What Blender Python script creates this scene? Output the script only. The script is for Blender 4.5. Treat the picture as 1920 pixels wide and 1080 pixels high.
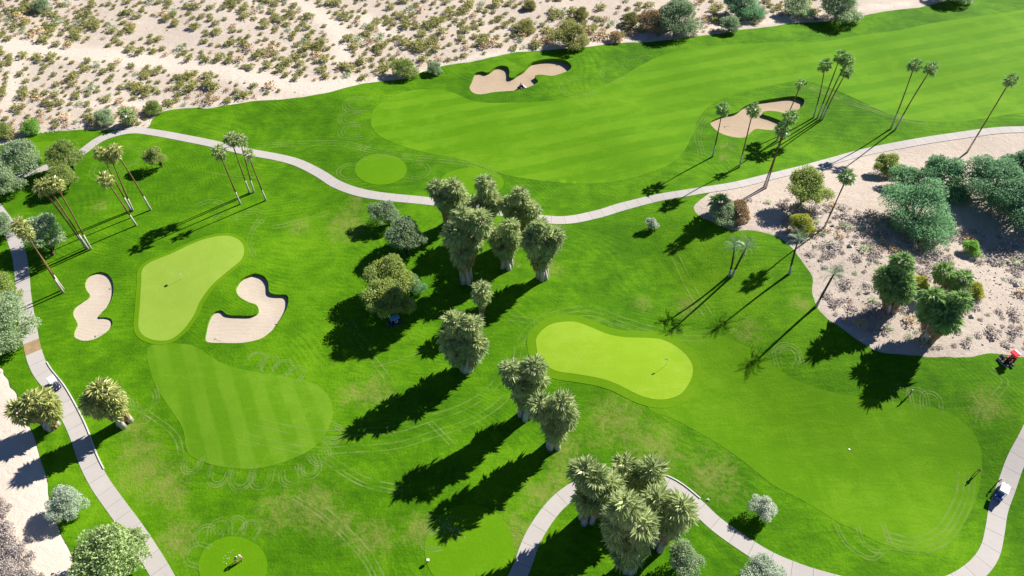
import bpy, math, random
import numpy as np
from mathutils import Vector, Matrix, Quaternion
from mathutils.geometry import delaunay_2d_cdt

for o in list(bpy.data.objects): bpy.data.objects.remove(o)
sc = bpy.context.scene
COL = sc.collection
R = math.radians
random.seed(7)
RNG = np.random.default_rng(11)

# ------------------------------------------------------------------ camera, sky, sun, exposure
CAM_H, PITCH, FPX, CX, CY = 102.0, R(48.0), 1279.0, 960.0, 540.0
cd = bpy.data.cameras.new('camera'); cam = bpy.data.objects.new('camera', cd); COL.objects.link(cam)
cam.location = (0, 0, CAM_H); cam.rotation_euler = (R(90) - PITCH, 0, 0)
cd.sensor_width = 36.0; cd.lens = 36.0 * FPX / 1920.0
cd.clip_start = 0.5; cd.clip_end = 20000
sc.camera = cam
SUN_AZ, SUN_EL = R(51.0), R(33.0)
SUN = Vector((math.sin(SUN_AZ) * math.cos(SUN_EL), math.cos(SUN_AZ) * math.cos(SUN_EL), math.sin(SUN_EL)))
w = bpy.data.worlds.new('World'); sc.world = w; w.use_nodes = True
nt = w.node_tree; nt.nodes.clear()
sky = nt.nodes.new('ShaderNodeTexSky'); sky.sky_type = 'NISHITA'; sky.sun_disc = False
sky.sun_elevation = SUN_EL; sky.sun_rotation = SUN_AZ; sky.air_density = 0.65; sky.ozone_density = 8.0; sky.dust_density = 0.2
bg = nt.nodes.new('ShaderNodeBackground'); bg.inputs['Strength'].default_value = 0.05
wo = nt.nodes.new('ShaderNodeOutputWorld')
nt.links.new(sky.outputs[0], bg.inputs[0]); nt.links.new(bg.outputs[0], wo.inputs[0])
sl = bpy.data.lights.new('sun', 'SUN'); sl.energy = 5.0; sl.angle = R(0.5); sl.color = (1.0, 0.95, 0.86)
so = bpy.data.objects.new('sun', sl); COL.objects.link(so); so.rotation_euler = SUN.to_track_quat('Z', 'Y').to_euler()
so.location = (0, 0, 150)
vs = sc.view_settings; vs.view_transform = 'Standard'; vs.look = 'None'; vs.exposure = 1.1; vs.gamma = 1.0
vs.use_curve_mapping = False

# ------------------------------------------------------------------ terrain height and pixel-to-ground helpers
RV = np.array([1.0, 0, 0]); FV = np.array([0, math.cos(PITCH), -math.sin(PITCH)]); UV = np.array([0, math.sin(PITCH), math.cos(PITCH)])
CAMP = np.array([0, 0, CAM_H])
def rays(P):
    P = np.atleast_2d(np.asarray(P, float))
    return RV * ((P[:, 0:1] - CX) / FPX) + UV * ((CY - P[:, 1:2]) / FPX) + FV
def flat(P, z=0.0):
    d = rays(P); t = (z - CAM_H) / d[:, 2]
    return CAMP + d * t[:, None]
def seg_dist(X, poly, closed=True):
    X = np.asarray(X, float); best = np.full(len(X), 1e9)
    n = len(poly)
    for i in range(n if closed else n - 1):
        a = poly[i]; b = poly[(i + 1) % n]; ab = b - a; L = ab @ ab
        if L < 1e-9: continue
        t = np.clip(((X - a) @ ab) / L, 0, 1)
        best = np.minimum(best, np.hypot(*(X - a - t[:, None] * ab).T))
    return best
def inside(X, poly):
    X = np.asarray(X, float); r = np.zeros(len(X), bool); n = len(poly)
    for i in range(n):
        a = poly[i]; b = poly[(i + 1) % n]
        if a[1] == b[1]: continue
        c = (a[1] > X[:, 1]) != (b[1] > X[:, 1])
        r ^= c & (X[:, 0] < (b[0] - a[0]) * (X[:, 1] - a[1]) / (b[1] - a[1]) + a[0])
    return r
PLAT = flat([(1432, 432), (1500, 492), (1530, 572), (1620, 632), (1850, 652), (2050, 640), (2050, 430), (1700, 405)], 3.8)[:, :2]
def sstep(a, b, x):
    t = np.clip((x - a) / (b - a), 0, 1); return t * t * (3 - 2 * t)
def H(XY):
    XY = np.atleast_2d(np.asarray(XY, float)); x, y = XY[:, 0], XY[:, 1]
    d = seg_dist(XY, PLAT); d[inside(XY, PLAT)] = 0
    z = 3.8 * (1 - sstep(0, 30, d))
    z = z + 0.28 * np.sin(x / 11 + 1.3) * np.sin(y / 13 + .4) + 0.22 * np.sin((x + y) / 8.3) * np.cos((x - y) / 15 + 1)
    far = sstep(260, 420, np.hypot(x, y - 100))
    return z * (1 - far)
def at(P, dz=0.0):
    """ground point(s) seen at pixel(s) of the survey picture, lifted by dz"""
    d = rays(P); z = np.zeros(len(d))
    for _ in range(12):
        t = (z + dz - CAM_H) / d[:, 2]; X = CAMP + d * t[:, None]; z = H(X[:, :2])
    return X
def at1(x, y, dz=0.0): return Vector(at([(x, y)], dz)[0])
def ground(x, y): return float(H([(x, y)])[0])
def px_m(x, y):
    p = at1(x, y); return FPX / float((np.array(p) - CAMP) @ FV)
def smooth(P, closed=True, k=6):
    P = np.asarray(P, float); n = len(P); out = []
    for i in range(n if closed else n - 1):
        g = (lambda j: P[j % n]) if closed else (lambda j: P[min(max(j, 0), n - 1)])
        a, b, c, d = g(i - 1), g(i), g(i + 1), g(i + 2)
        for j in range(k):
            t = j / k
            out.append(.5 * (2 * b + (c - a) * t + (2 * a - 5 * b + 4 * c - d) * t * t + (3 * b - 3 * c + d - a) * t ** 3))
    if not closed: out.append(P[-1])
    return np.array(out)
def resample(P, s, closed=True):
    Q = np.vstack([P, P[:1]]) if closed else P
    L = np.r_[0, np.cumsum(np.hypot(*np.diff(Q, axis=0).T))]
    n = max(3, int(L[-1] / s)); u = np.linspace(0, L[-1], n + (0 if closed else 1), endpoint=not closed)
    return np.c_[np.interp(u, L, Q[:, 0]), np.interp(u, L, Q[:, 1])]
def outline(P, s=0.6, k=8): return resample(smooth(at(P)[:, :2], True, k), s)
def area(P): return .5 * np.sum(P[:, 0] * np.roll(P[:, 1], -1) - np.roll(P[:, 0], -1) * P[:, 1])
def normals(P, closed=True):
    if closed: t = np.roll(P, -1, 0) - np.roll(P, 1, 0)
    else: t = np.gradient(P, axis=0)
    t /= np.maximum(1e-9, np.hypot(*t.T))[:, None]
    return np.c_[t[:, 1], -t[:, 0]]
def offset(P, d):
    s = 1 if area(P) > 0 else -1
    return P + normals(P) * d * s
def wiggle(P, amp, seed=0):
    r = np.random.default_rng(seed); n = len(P); v = np.zeros(n)
    for wl, a in ((3, .5), (7, .8), (17, 1.0)):
        q = r.normal(size=max(4, n // wl)); v += a * np.interp(np.arange(n), np.linspace(0, n, len(q) + 1), np.r_[q, q[0]])
    return P + normals(P) * (v * amp)[:, None]

# ------------------------------------------------------------------ materials
def mat(name):
    m = bpy.data.materials.new(name); m.use_nodes = True
    return m, m.node_tree, m.node_tree.nodes['Principled BSDF']
def node(t, kind, **kw):
    n = t.nodes.new(kind)
    for k, v in kw.items():
        if k in n.inputs.keys(): n.inputs[k].default_value = v
        else: setattr(n, k, v)
    return n
def noise(t, vec, scale, detail=3.0, rough=.55, dist=0.0):
    n = node(t, 'ShaderNodeTexNoise'); n.inputs['Scale'].default_value = scale; n.inputs['Detail'].default_value = detail
    n.inputs['Roughness'].default_value = rough; n.inputs['Distortion'].default_value = dist
    t.links.new(vec, n.inputs['Vector']); return n.outputs['Fac']
def remap(t, v, a, b, c=0.0, d=1.0):
    n = node(t, 'ShaderNodeMapRange'); t.links.new(v, n.inputs[0])
    for i, q in enumerate((a, b, c, d)): n.inputs[i + 1].default_value = q
    return n.outputs[0]
def mixc(t, f, a, b):
    n = node(t, 'ShaderNodeMix', data_type='RGBA')
    if isinstance(f, (int, float)): n.inputs[0].default_value = f
    else: t.links.new(f, n.inputs[0])
    for i, c in ((6, a), (7, b)):
        if isinstance(c, tuple): n.inputs[i].default_value = (*c, 1)
        else: t.links.new(c, n.inputs[i])
    return n.outputs[2]
def math_(t, op, a, b=None):
    n = node(t, 'ShaderNodeMath', operation=op)
    for i, v in enumerate((a, b)):
        if v is None: continue
        if isinstance(v, (int, float)): n.inputs[i].default_value = v
        else: t.links.new(v, n.inputs[i])
    return n.outputs[0]
def bump(t, b, h, strength=.4, dist=.1):
    n = node(t, 'ShaderNodeBump'); n.inputs['Strength'].default_value = strength; n.inputs['Distance'].default_value = dist
    t.links.new(h, n.inputs['Height']); t.links.new(n.outputs[0], b.inputs['Normal'])
def pos(t): return node(t, 'ShaderNodeNewGeometry').outputs['Position']
def vmap(t, v, scale, rotz=0.0):
    n = node(t, 'ShaderNodeMapping'); n.inputs['Scale'].default_value = scale; n.inputs['Rotation'].default_value = (0, 0, rotz)
    t.links.new(v, n.inputs['Vector']); return n.outputs[0]
def soft(b, rough=.85, spec=.15):
    b.inputs['Roughness'].default_value = rough; b.inputs['Specular IOR Level'].default_value = spec

def grass(name, dark, mid, light, stripe=None, mow=0.0, streak=(.25, 1.6), streak_rot=.5, dry=False, amount=1.0, bumpy=.5):
    m, t, b = mat(name); soft(b, .9, .08); p = pos(t)
    big = remap(t, noise(t, p, .035, 4, .6), .35, .68)
    med = remap(t, noise(t, p, .28, 5, .65, .4), .3, .7)
    fine = remap(t, noise(t, p, 2.4, 4, .7), .25, .75)
    stv = remap(t, noise(t, vmap(t, p, (streak[0], streak[1], 1), streak_rot), 1.0, 4, .6, .6), .3, .7)
    f = math_(t, 'ADD', math_(t, 'MULTIPLY', big, .38), math_(t, 'MULTIPLY', med, .22))
    f = math_(t, 'ADD', f, math_(t, 'MULTIPLY', stv, .17)); f = math_(t, 'ADD', f, math_(t, 'MULTIPLY', fine, .23))
    f = remap(t, f, .5 - .36 / amount, .5 + .36 / amount)
    if mow:                                            # fine passes of the mower, bending over the ground
        nz = node(t, 'ShaderNodeTexNoise'); nz.inputs['Scale'].default_value = .018; nz.inputs['Detail'].default_value = 1; t.links.new(p, nz.inputs['Vector'])
        sc_ = node(t, 'ShaderNodeVectorMath', operation='SCALE'); t.links.new(nz.outputs['Color'], sc_.inputs[0]); sc_.inputs['Scale'].default_value = 75
        ad = node(t, 'ShaderNodeVectorMath', operation='ADD'); t.links.new(p, ad.inputs[0]); t.links.new(sc_.outputs[0], ad.inputs[1])
        dp = node(t, 'ShaderNodeVectorMath', operation='DOT_PRODUCT'); t.links.new(ad.outputs[0], dp.inputs[0]); dp.inputs[1].default_value = (.5, .87, 0)
        mw = math_(t, 'SINE', math_(t, 'MULTIPLY', dp.outputs['Value'], 2 * math.pi / 1.3))
        mw = math_(t, 'MULTIPLY', mw, remap(t, noise(t, p, .11, 4, .7), .42, .68))
        f = math_(t, 'ADD', f, math_(t, 'MULTIPLY', mw, mow))
    c = mixc(t, remap(t, f, 0, .55), dark, mid); c = mixc(t, remap(t, f, .5, 1), c, light)
    if stripe:
        n, period, sa = stripe
        dp = node(t, 'ShaderNodeVectorMath', operation='DOT_PRODUCT'); t.links.new(p, dp.inputs[0]); dp.inputs[1].default_value = (n[0], n[1], 0)
        ph = math_(t, 'MULTIPLY', dp.outputs['Value'], 2 * math.pi / period)
        ph = math_(t, 'ADD', ph, math_(t, 'MULTIPLY', noise(t, p, .12, 3), 1.6))
        s = remap(t, math_(t, 'SINE', ph), -.35, .35)
        s = math_(t, 'MULTIPLY', s, remap(t, noise(t, p, .06, 3), .35, .62, .25, 1))
        c = mixc(t, math_(t, 'MULTIPLY', s, sa), c, light)
    if dry:
        a = node(t, 'ShaderNodeAttribute', attribute_name='dry').outputs['Fac']
        th = remap(t, math_(t, 'ADD', math_(t, 'MULTIPLY', noise(t, p, .55, 8, .78, 1.2), 1.0), math_(t, 'MULTIPLY', a, .32)), .66, .92)
        c = mixc(t, math_(t, 'MULTIPLY', math_(t, 'MULTIPLY', th, remap(t, a, .05, .6)), .8), c, (.20, .215, .05))
    t.links.new(c, b.inputs['Base Color'])
    bump(t, b, math_(t, 'ADD', fine, math_(t, 'MULTIPLY', stv, .25)), bumpy, .12)
    return m

def dirt(name, a, bb, c_, attr=None, scale=1.0, bs=.7):
    m, t, b = mat(name); soft(b, .95, .1); p = pos(t)
    n1 = remap(t, noise(t, p, .05 * scale, 5, .65), .35, .68); n2 = remap(t, noise(t, p, .6 * scale, 6, .7, .6), .32, .7); n3 = remap(t, noise(t, p, 5 * scale, 4, .75), .3, .72)
    c = mixc(t, n1, a, bb); c = mixc(t, math_(t, 'MULTIPLY', n2, .55), c, c_); c = mixc(t, math_(t, 'MULTIPLY', n3, .35), c, tuple(v * .55 for v in c_))
    if attr:
        at_ = node(t, 'ShaderNodeAttribute', attribute_name=attr).outputs['Fac']
        c = mixc(t, math_(t, 'MULTIPLY', at_, .55), c, tuple(min(.82, v * 1.12) for v in a))
        li = node(t, 'ShaderNodeAttribute', attribute_name='litter').outputs['Fac']
        ln = remap(t, noise(t, p, 1.1, 8, .8, 1.5), .42, .62); c = mixc(t, math_(t, 'MULTIPLY', math_(t, 'MULTIPLY', li, ln), .75), c, (.30, .235, .20))
    t.links.new(c, b.inputs['Base Color']); hh = math_(t, 'ADD', n2, math_(t, 'MULTIPLY', n3, .4))
    if not attr:                                       # rake furrows bend through the sand
        wv = node(t, 'ShaderNodeTexWave'); wv.wave_type = 'RINGS'; wv.inputs['Scale'].default_value = .35; wv.inputs['Distortion'].default_value = 22; wv.inputs['Detail'].default_value = 2; wv.inputs['Detail Scale'].default_value = .25
        t.links.new(p, wv.inputs['Vector']); hh = math_(t, 'ADD', hh, math_(t, 'MULTIPLY', wv.outputs['Fac'], .5))
    bump(t, b, hh, bs, .25)
    return m

def plain(name, col, rough=.6, spec=.4, var=.12, scale=3.0, metal=0.0):
    m, t, b = mat(name); soft(b, rough, spec); b.inputs['Metallic'].default_value = metal
    tc = node(t, 'ShaderNodeTexCoord').outputs['Object']
    f = noise(t, tc, scale, 4, .6); c = mixc(t, remap(t, f, .3, .7), tuple(v * (1 - var) for v in col), tuple(min(1, v * (1 + var)) for v in col))
    t.links.new(c, b.inputs['Base Color']); return m

def leaf(name, dark, light, rough=.55, spec=.35, trans=.25, tip=None):
    """foliage: colour varies over leaves and from one thing to the next"""
    m, t, b = mat(name); soft(b, rough, spec)
    p = pos(t); oi = node(t, 'ShaderNodeObjectInfo').outputs['Random']
    f = remap(t, noise(t, p, 1.3, 4, .7), .3, .7); g = remap(t, noise(t, p, 9, 2, .6), .3, .7)
    f = math_(t, 'ADD', math_(t, 'MULTIPLY', f, .35), math_(t, 'MULTIPLY', g, .3)); f = math_(t, 'ADD', f, math_(t, 'MULTIPLY', oi, .35))
    c = mixc(t, f, dark, light)
    t.links.new(c, b.inputs['Base Color'])
    if trans:
        tr = node(t, 'ShaderNodeBsdfTranslucent'); t.links.new(c, tr.inputs['Color'])
        mx = node(t, 'ShaderNodeMixShader'); mx.inputs[0].default_value = trans
        t.links.new(b.outputs[0], mx.inputs[1]); t.links.new(tr.outputs[0], mx.inputs[2])
        t.links.new(mx.outputs[0], t.nodes['Material Output'].inputs['Surface'])
    return m

M = {}
M['rough'] = grass('rough grass', (.034, .112, .001), (.066, .182, .0012), (.112, .248, .004), dry=True, amount=1.3, mow=.16)
M['sand'] = dirt('bunker sand', (.53, .455, .375), (.485, .41, .33), (.45, .375, .30), scale=1.2, bs=.12)
M['sand_wet'] = dirt('raked brown sand', (.45, .35, .25), (.41, .315, .22), (.37, .28, .195), scale=1.2, bs=.12)
M['desert'] = dirt('desert sand', (.595, .515, .44), (.52, .44, .37), (.42, .35, .295), attr='track', scale=1.0, bs=.38)
M['frond'] = leaf('palm frond', (.10, .19, .045), (.82, .88, .46), .34, .42, .36)
M['frond_gold'] = leaf('yellowing palm frond', (.13, .19, .035), (.82, .82, .34), .34, .55, .3)
M['frond_blue'] = leaf('blue green palm frond', (.11, .19, .11), (.42, .54, .34), .4, .5, .35)
M['frond_green'] = leaf('deep green palm frond', (.075, .19, .045), (.56, .76, .30), .34, .45, .34)
M['thatch'] = leaf('dead palm thatch', (.20, .12, .055), (.62, .42, .22), .8, .15, .2)
M['trunk'] = plain('grey palm trunk', (.46, .41, .37), .9, .1, .35, 2.5)
M['trunk_brown'] = plain('brown palm trunk', (.19, .105, .06), .9, .1, .45, 2.5)
M['bark'] = plain('tree bark', (.10, .075, .05), .9, .1, .4, 3)

# ------------------------------------------------------------------ object helpers
def tag(o, label=None, cat=None, group=None, kind=None):
    if label: o['label'] = label
    if cat: o['category'] = cat
    if group: o['group'] = group
    if kind: o['kind'] = kind
    return o
def link(name, me, parent=None):
    o = bpy.data.objects.new(name, me); COL.objects.link(o)
    if parent is not None: o.parent = parent
    return o
def empty(name, loc, rz=0.0):
    o = bpy.data.objects.new(name, None); COL.objects.link(o); o.location = loc; o.rotation_euler = (0, 0, rz); o.empty_display_size = .2
    return o
def mesh(name, V, F, m, smooth_=False):
    me = bpy.data.meshes.new(name); me.from_pydata([tuple(map(float, v)) for v in V], [], [tuple(map(int, f)) for f in F])
    for q in (m if isinstance(m, (list, tuple)) else [m]): me.materials.append(q)
    if smooth_: me.polygons.foreach_set('use_smooth', [True] * len(me.polygons))
    me.update(); return me
class MB:
    """collects tubes, boxes, plates of one part"""
    def __init__(s): s.V = []; s.F = []; s.mi = []
    def add(s, V, F, mi=0):
        o = len(s.V); s.V += [tuple(v) for v in V]; s.F += [tuple(i + o for i in f) for f in F]; s.mi += [mi] * len(F); return s
    def box(s, c, size, rz=0, bev=.0, taper=1.0, mi=0):
        cx, cy, cz = c; a, b, h = (q / 2 for q in size); k = min(bev, a * .9, b * .9)
        ring = [(-a + k, -b), (a - k, -b), (a, -b + k), (a, b - k), (a - k, b), (-a + k, b), (-a, b - k), (-a, -b + k)] if k else [(-a, -b), (a, -b), (a, b), (-a, b)]
        n = len(ring); V = []
        levels = [(-h, 1), (h - k, 1 - (1 - taper) * .8), (h, taper * (1 - k / max(a, b)))] if k else [(-h, 1), (h, taper)]
        C, S = math.cos(rz), math.sin(rz)
        for z, f in levels:
            for x, y in ring: V.append((cx + (x * C - y * S) * f, cy + (x * S + y * C) * f, cz + z))
        F = [tuple(range(n))[::-1], tuple(range(n * (len(levels) - 1), n * len(levels)))]
        for l in range(len(levels) - 1):
            for i in range(n): F.append((l * n + i, l * n + (i + 1) % n, (l + 1) * n + (i + 1) % n, (l + 1) * n + i))
        return s.add(V, F, mi)
    def tube(s, P, rad, n=6, caps=True, mi=0):
        P = [Vector(p) for p in P]; V = []
        rad = rad if isinstance(rad, (list, tuple, np.ndarray)) else [rad] * len(P)
        for i, p in enumerate(P):
            d = (P[min(i + 1, len(P) - 1)] - P[max(i - 1, 0)]).normalized()
            u = d.orthogonal().normalized() if abs(d.z) < .95 else Vector((1, 0, 0)) - d * d.x
            u.normalize(); v = d.cross(u)
            for j in range(n):
                a = 2 * math.pi * j / n; V.append(p + (u * math.cos(a) + v * math.sin(a)) * rad[i])
        F = [(i * n + j, i * n + (j + 1) % n, (i + 1) * n + (j + 1) % n, (i + 1) * n + j) for i in range(len(P) - 1) for j in range(n)]
        if caps: F += [tuple(range(n))[::-1], tuple(range((len(P) - 1) * n, len(P) * n))]
        return s.add(V, F, mi)
    def wheel(s, c, r, wd, axis=(0, 1, 0), n=14, mi=0):
        c = Vector(c); a = Vector(axis)
        return s.tube([c - a * wd / 2, c - a * wd * .4, c + a * wd * .4, c + a * wd / 2], [r * .86, r, r, r * .86], n, True, mi)
    def mesh(s, name, m, sm=False):
        me = mesh(name, s.V, s.F, m, sm); me.polygons.foreach_set('material_index', s.mi); return me
    def obj(s, name, m, parent=None, sm=False): return link(name, s.mesh(name, m, sm), parent)

# ------------------------------------------------------------------ ground outlines, traced in survey pixels
TURF_PX = [(-160, 300), (0, 272), (40, 258), (80, 248), (130, 243), (165, 241), (200, 243), (243, 240), (278, 240), (287, 224), (307, 209), (347, 204), (403, 203), (480, 190),
 (533, 187), (585, 180), (627, 172), (677, 159), (710, 153), (767, 147), (793, 134), (837, 122), (890, 114), (960, 99), (1010, 95), (1107, 88), (1160, 81), (1227, 77),
 (1267, 73), (1340, 63), (1390, 55), (1440, 50), (1500, 42), (1600, 33), (1657, 22), (1730, 12), (1800, -6), (1920, -33), (2120, -70), (2350, 100), (2350, 1250), (1500, 1330), (700, 1330),
 (205, 1250), (150, 1092), (143, 1070), (133, 1033), (117, 997), (97, 950), (83, 893), (63, 827), (37, 747), (20, 720), (8, 702), (-4, 684), (-120, 640)]
ISL_PX = [(1316, 374), (1300, 388), (1310, 404), (1335, 416), (1372, 430), (1410, 431), (1440, 437), (1463, 448), (1487, 470), (1507, 497), (1522, 520), (1523, 550), (1530, 575), (1550, 597),
 (1580, 617), (1613, 640), (1640, 657), (1667, 665), (1717, 668), (1773, 670), (1817, 670), (1840, 667), (1880, 665), (1920, 668), (2060, 672), (2150, 500), (2080, 242), (1920, 245), (1840, 250), (1720, 267),
 (1600, 292), (1500, 319), (1400, 343), (1345, 355)]
FAIR = {}
FAIR['top'] = [(697, 213), (710, 197), (733, 182), (773, 170), (813, 168), (847, 173), (870, 183), (900, 192), (960, 193), (1047, 187), (1110, 170), (1160, 147), (1207, 120), (1253, 100), (1327, 87),
 (1440, 80), (1540, 78), (1600, 68), (1680, 58), (1740, 45), (1840, 30), (1920, 18), (2110, -18), (2230, 120), (2110, 190), (1920, 212), (1850, 222), (1773, 230), (1693, 223), (1640, 203), (1573, 172), (1507, 153), (1440, 163),
 (1350, 188), (1313, 217), (1298, 255), (1268, 300), (1200, 330), (1100, 345), (960, 331), (863, 299), (813, 290), (763, 277), (720, 260), (698, 240)]
FAIR['left'] = [(275, 665), (290, 720), (318, 765), (343, 805), (352, 848), (380, 866), (433, 878), (490, 878), (545, 862), (590, 838), (618, 800), (624, 765), (610, 735), (575, 715), (520, 703), (465, 695), (420, 683), (385, 662), (360, 648), (320, 644), (285, 647)]
FAIR['right'] = [(1285, 625), (1350, 630), (1410, 655), (1450, 685), (1490, 712), (1560, 735), (1653, 750), (1723, 758), (1767, 770), (1800, 788), (1827, 817), (1840, 853), (1837, 907), (1823, 953), (1800, 993), (1773, 1023), (1737, 1035), (1693, 1032),
 (1647, 1017), (1600, 993), (1567, 977), (1513, 943), (1473, 923), (1440, 903), (1377, 853), (1313, 813), (1260, 785), (1215, 765), (1180, 700)]
GREEN = {}
GREEN['left'] = [(265, 533), (267, 507), (283, 492), (320, 477), (367, 455), (400, 445), (430, 443), (450, 452), (458, 467), (453, 487), (430, 507), (400, 533), (377, 563), (363, 593), (343, 620), (320, 637), (293, 639), (270, 630), (260, 613), (262, 577)]
GREEN['right'] = [(1005, 643), (1010, 627), (1030, 610), (1057, 604), (1083, 605), (1110, 615), (1140, 627), (1173, 633), (1227, 635), (1253, 642), (1280, 660), (1297, 683), (1298, 703), (1290, 722), (1275, 740), (1250, 749), (1225, 749), (1200, 742), (1175, 730), (1150, 718), (1120, 709), (1080, 702), (1040, 695), (1013, 675)]
def ell(cx, cy, rx, ry, n=14): return [(cx + rx * math.cos(2 * math.pi * i / n), cy + ry * math.sin(2 * math.pi * i / n)) for i in range(n)]
TEES = [('round tee beside the bend of the long cart path', ell(714, 318, 49, 29)), ('tee behind the central fan palms across the path', ell(885, 343, 60, 28)),
        ('round tee where two golfers stand together', ell(437, 1062, 65, 56)), ('tee scattered with white divots below the palm shadows', ell(880, 1030, 84, 84)), ('small tee beside the left path bend', ell(95, 285, 55, 20))]
BUNK = [
 ('two lobed brown bunker with the raking machine in it', 'sand_wet', .25, 1.0, [(880, 163), (885, 150), (890, 138), (903, 134), (915, 136), (927, 127), (940, 123), (952, 126), (955, 135), (955, 144), (961, 146), (969, 140), (982, 132), (992, 121), (1003, 115), (1022, 111), (1042, 110), (1060, 113), (1070, 121), (1070, 129), (1060, 135), (1037, 142), (1015, 140), (1003, 142), (1006, 148), (1009, 153), (1003, 158), (990, 164), (972, 169), (950, 171), (925, 173), (903, 177), (887, 174)]),
 ('tan bunker behind the slender palms', 'sand_wet', .2, .85, [(1332, 230), (1342, 223), (1360, 216), (1381, 211), (1394, 201), (1417, 191), (1444, 186), (1478, 181), (1494, 181), (1506, 185), (1508, 191), (1504, 199), (1492, 208), (1472, 212), (1456, 209), (1439, 208), (1430, 211), (1432, 215), (1445, 219), (1460, 225), (1471, 231), (1472, 238), (1456, 244), (1433, 243), (1417, 242), (1407, 249), (1397, 257), (1381, 258), (1356, 252), (1339, 241)]),
 ('narrow pale bunker left of the putting green', 'sand', .1, .30, [(160, 527), (167, 517), (187, 510), (203, 515), (212, 530), (212, 553), (203, 573), (190, 587), (185, 595), (197, 595), (208, 598), (211, 607), (203, 620), (180, 635), (157, 639), (140, 632), (140, 620), (145, 607), (137, 590), (140, 577), (153, 567), (168, 555), (163, 545), (159, 537)]),
 ('pale bunker wrapped round a grass tongue', 'sand', .15, .55, [(443, 537), (453, 523), (473, 514), (480, 513), (495, 518), (503, 530), (505, 547), (517, 552), (537, 553), (541, 563), (537, 580), (523, 603), (510, 620), (493, 633), (480, 638), (453, 643), (417, 643), (387, 640), (387, 620), (392, 600), (400, 587), (415, 582), (426, 590), (450, 592), (475, 591), (484, 583), (481, 572), (465, 566), (450, 557), (443, 547)])]
DRY = [(650, 425, 9), (668, 385, 5), (270, 885, 8), (300, 905, 7), (330, 930, 5), (700, 730, 6), (720, 740, 4), (1150, 790, 9), (1230, 840, 9), (1340, 890, 8), (1060, 845, 6), (590, 950, 7), (640, 985, 5), (520, 960, 6), (1030, 505, 5), (965, 497, 3.2),
 (1035, 425, 5), (1290, 575, 5), (1205, 570, 4), (330, 1010, 6), (1365, 278, 4), (1355, 298, 3), (200, 545, 0.1), (1010, 930, 5), (1050, 900, 5), (1500, 570, 4), (960, 1000, 6), (700, 1010, 6), (190, 385, 4), (790, 990, 5), (1400, 620, 5), (560, 425, 5), (255, 800, 5), (260, 850, 6), (1850, 760, 6), (660, 740, 5)]

def cdt(rings, s, extra=None):
    """triangulate inside the first ring minus the others, with inner points s apart"""
    outer = rings[0]; lo = outer.min(0); hi = outer.max(0)
    gx, gy = np.meshgrid(np.arange(lo[0], hi[0], s), np.arange(lo[1], hi[1], s))
    G = np.c_[gx.ravel(), gy.ravel()]; G += RNG.uniform(-.22, .22, G.shape) * s
    k = inside(G, outer)
    for r in rings[1:]: k &= ~inside(G, r)
    G = G[k]
    for r in rings:
        G = G[seg_dist(G, r) > s * .45]
    V = [Vector(p) for r in rings for p in r] + [Vector(p) for p in G]
    E = []; o = 0
    for r in rings:
        n = len(r); E += [(o + i, o + (i + 1) % n) for i in range(n)]; o += n
    ov, oe, of, *_ = delaunay_2d_cdt(V, E, [], 0, 1e-4, False)
    P = np.array([(v.x, v.y) for v in ov]); T = np.array([f for f in of if len(f) == 3])
    c = P[T].mean(1); k = inside(c, outer)
    for r in rings[1:]: k &= ~inside(c, r)
    return P, T[k]
def sheet(name, rings, s, dz, m, parent=None, skirt=None, zfun=None):
    P, T = cdt(rings, s); z = (H(P) if zfun is None else zfun(P)) + dz
    V = np.c_[P, z].tolist(); F = T.tolist()
    for r in (skirt or []):
        q = offset(r, -.10); zt = H(r) + dz; n = len(r); o = len(V)
        V += np.c_[r, zt].tolist() + np.c_[q, zt - 2.0].tolist()
        F += [(o + i, o + (i + 1) % n, o + n + (i + 1) % n, o + n + i) for i in range(n)]
    me = mesh(name, V, F, m, True); return link(name, me, parent)

turf_o = wiggle(resample(smooth(at(TURF_PX)[:, :2], True, 5), .7), .17, 3)
isl_o = wiggle(resample(smooth(at(ISL_PX)[:, :2], True, 5), .55), .14, 5)
bunk_o = [outline(b[4], .45) for b in BUNK]

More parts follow.
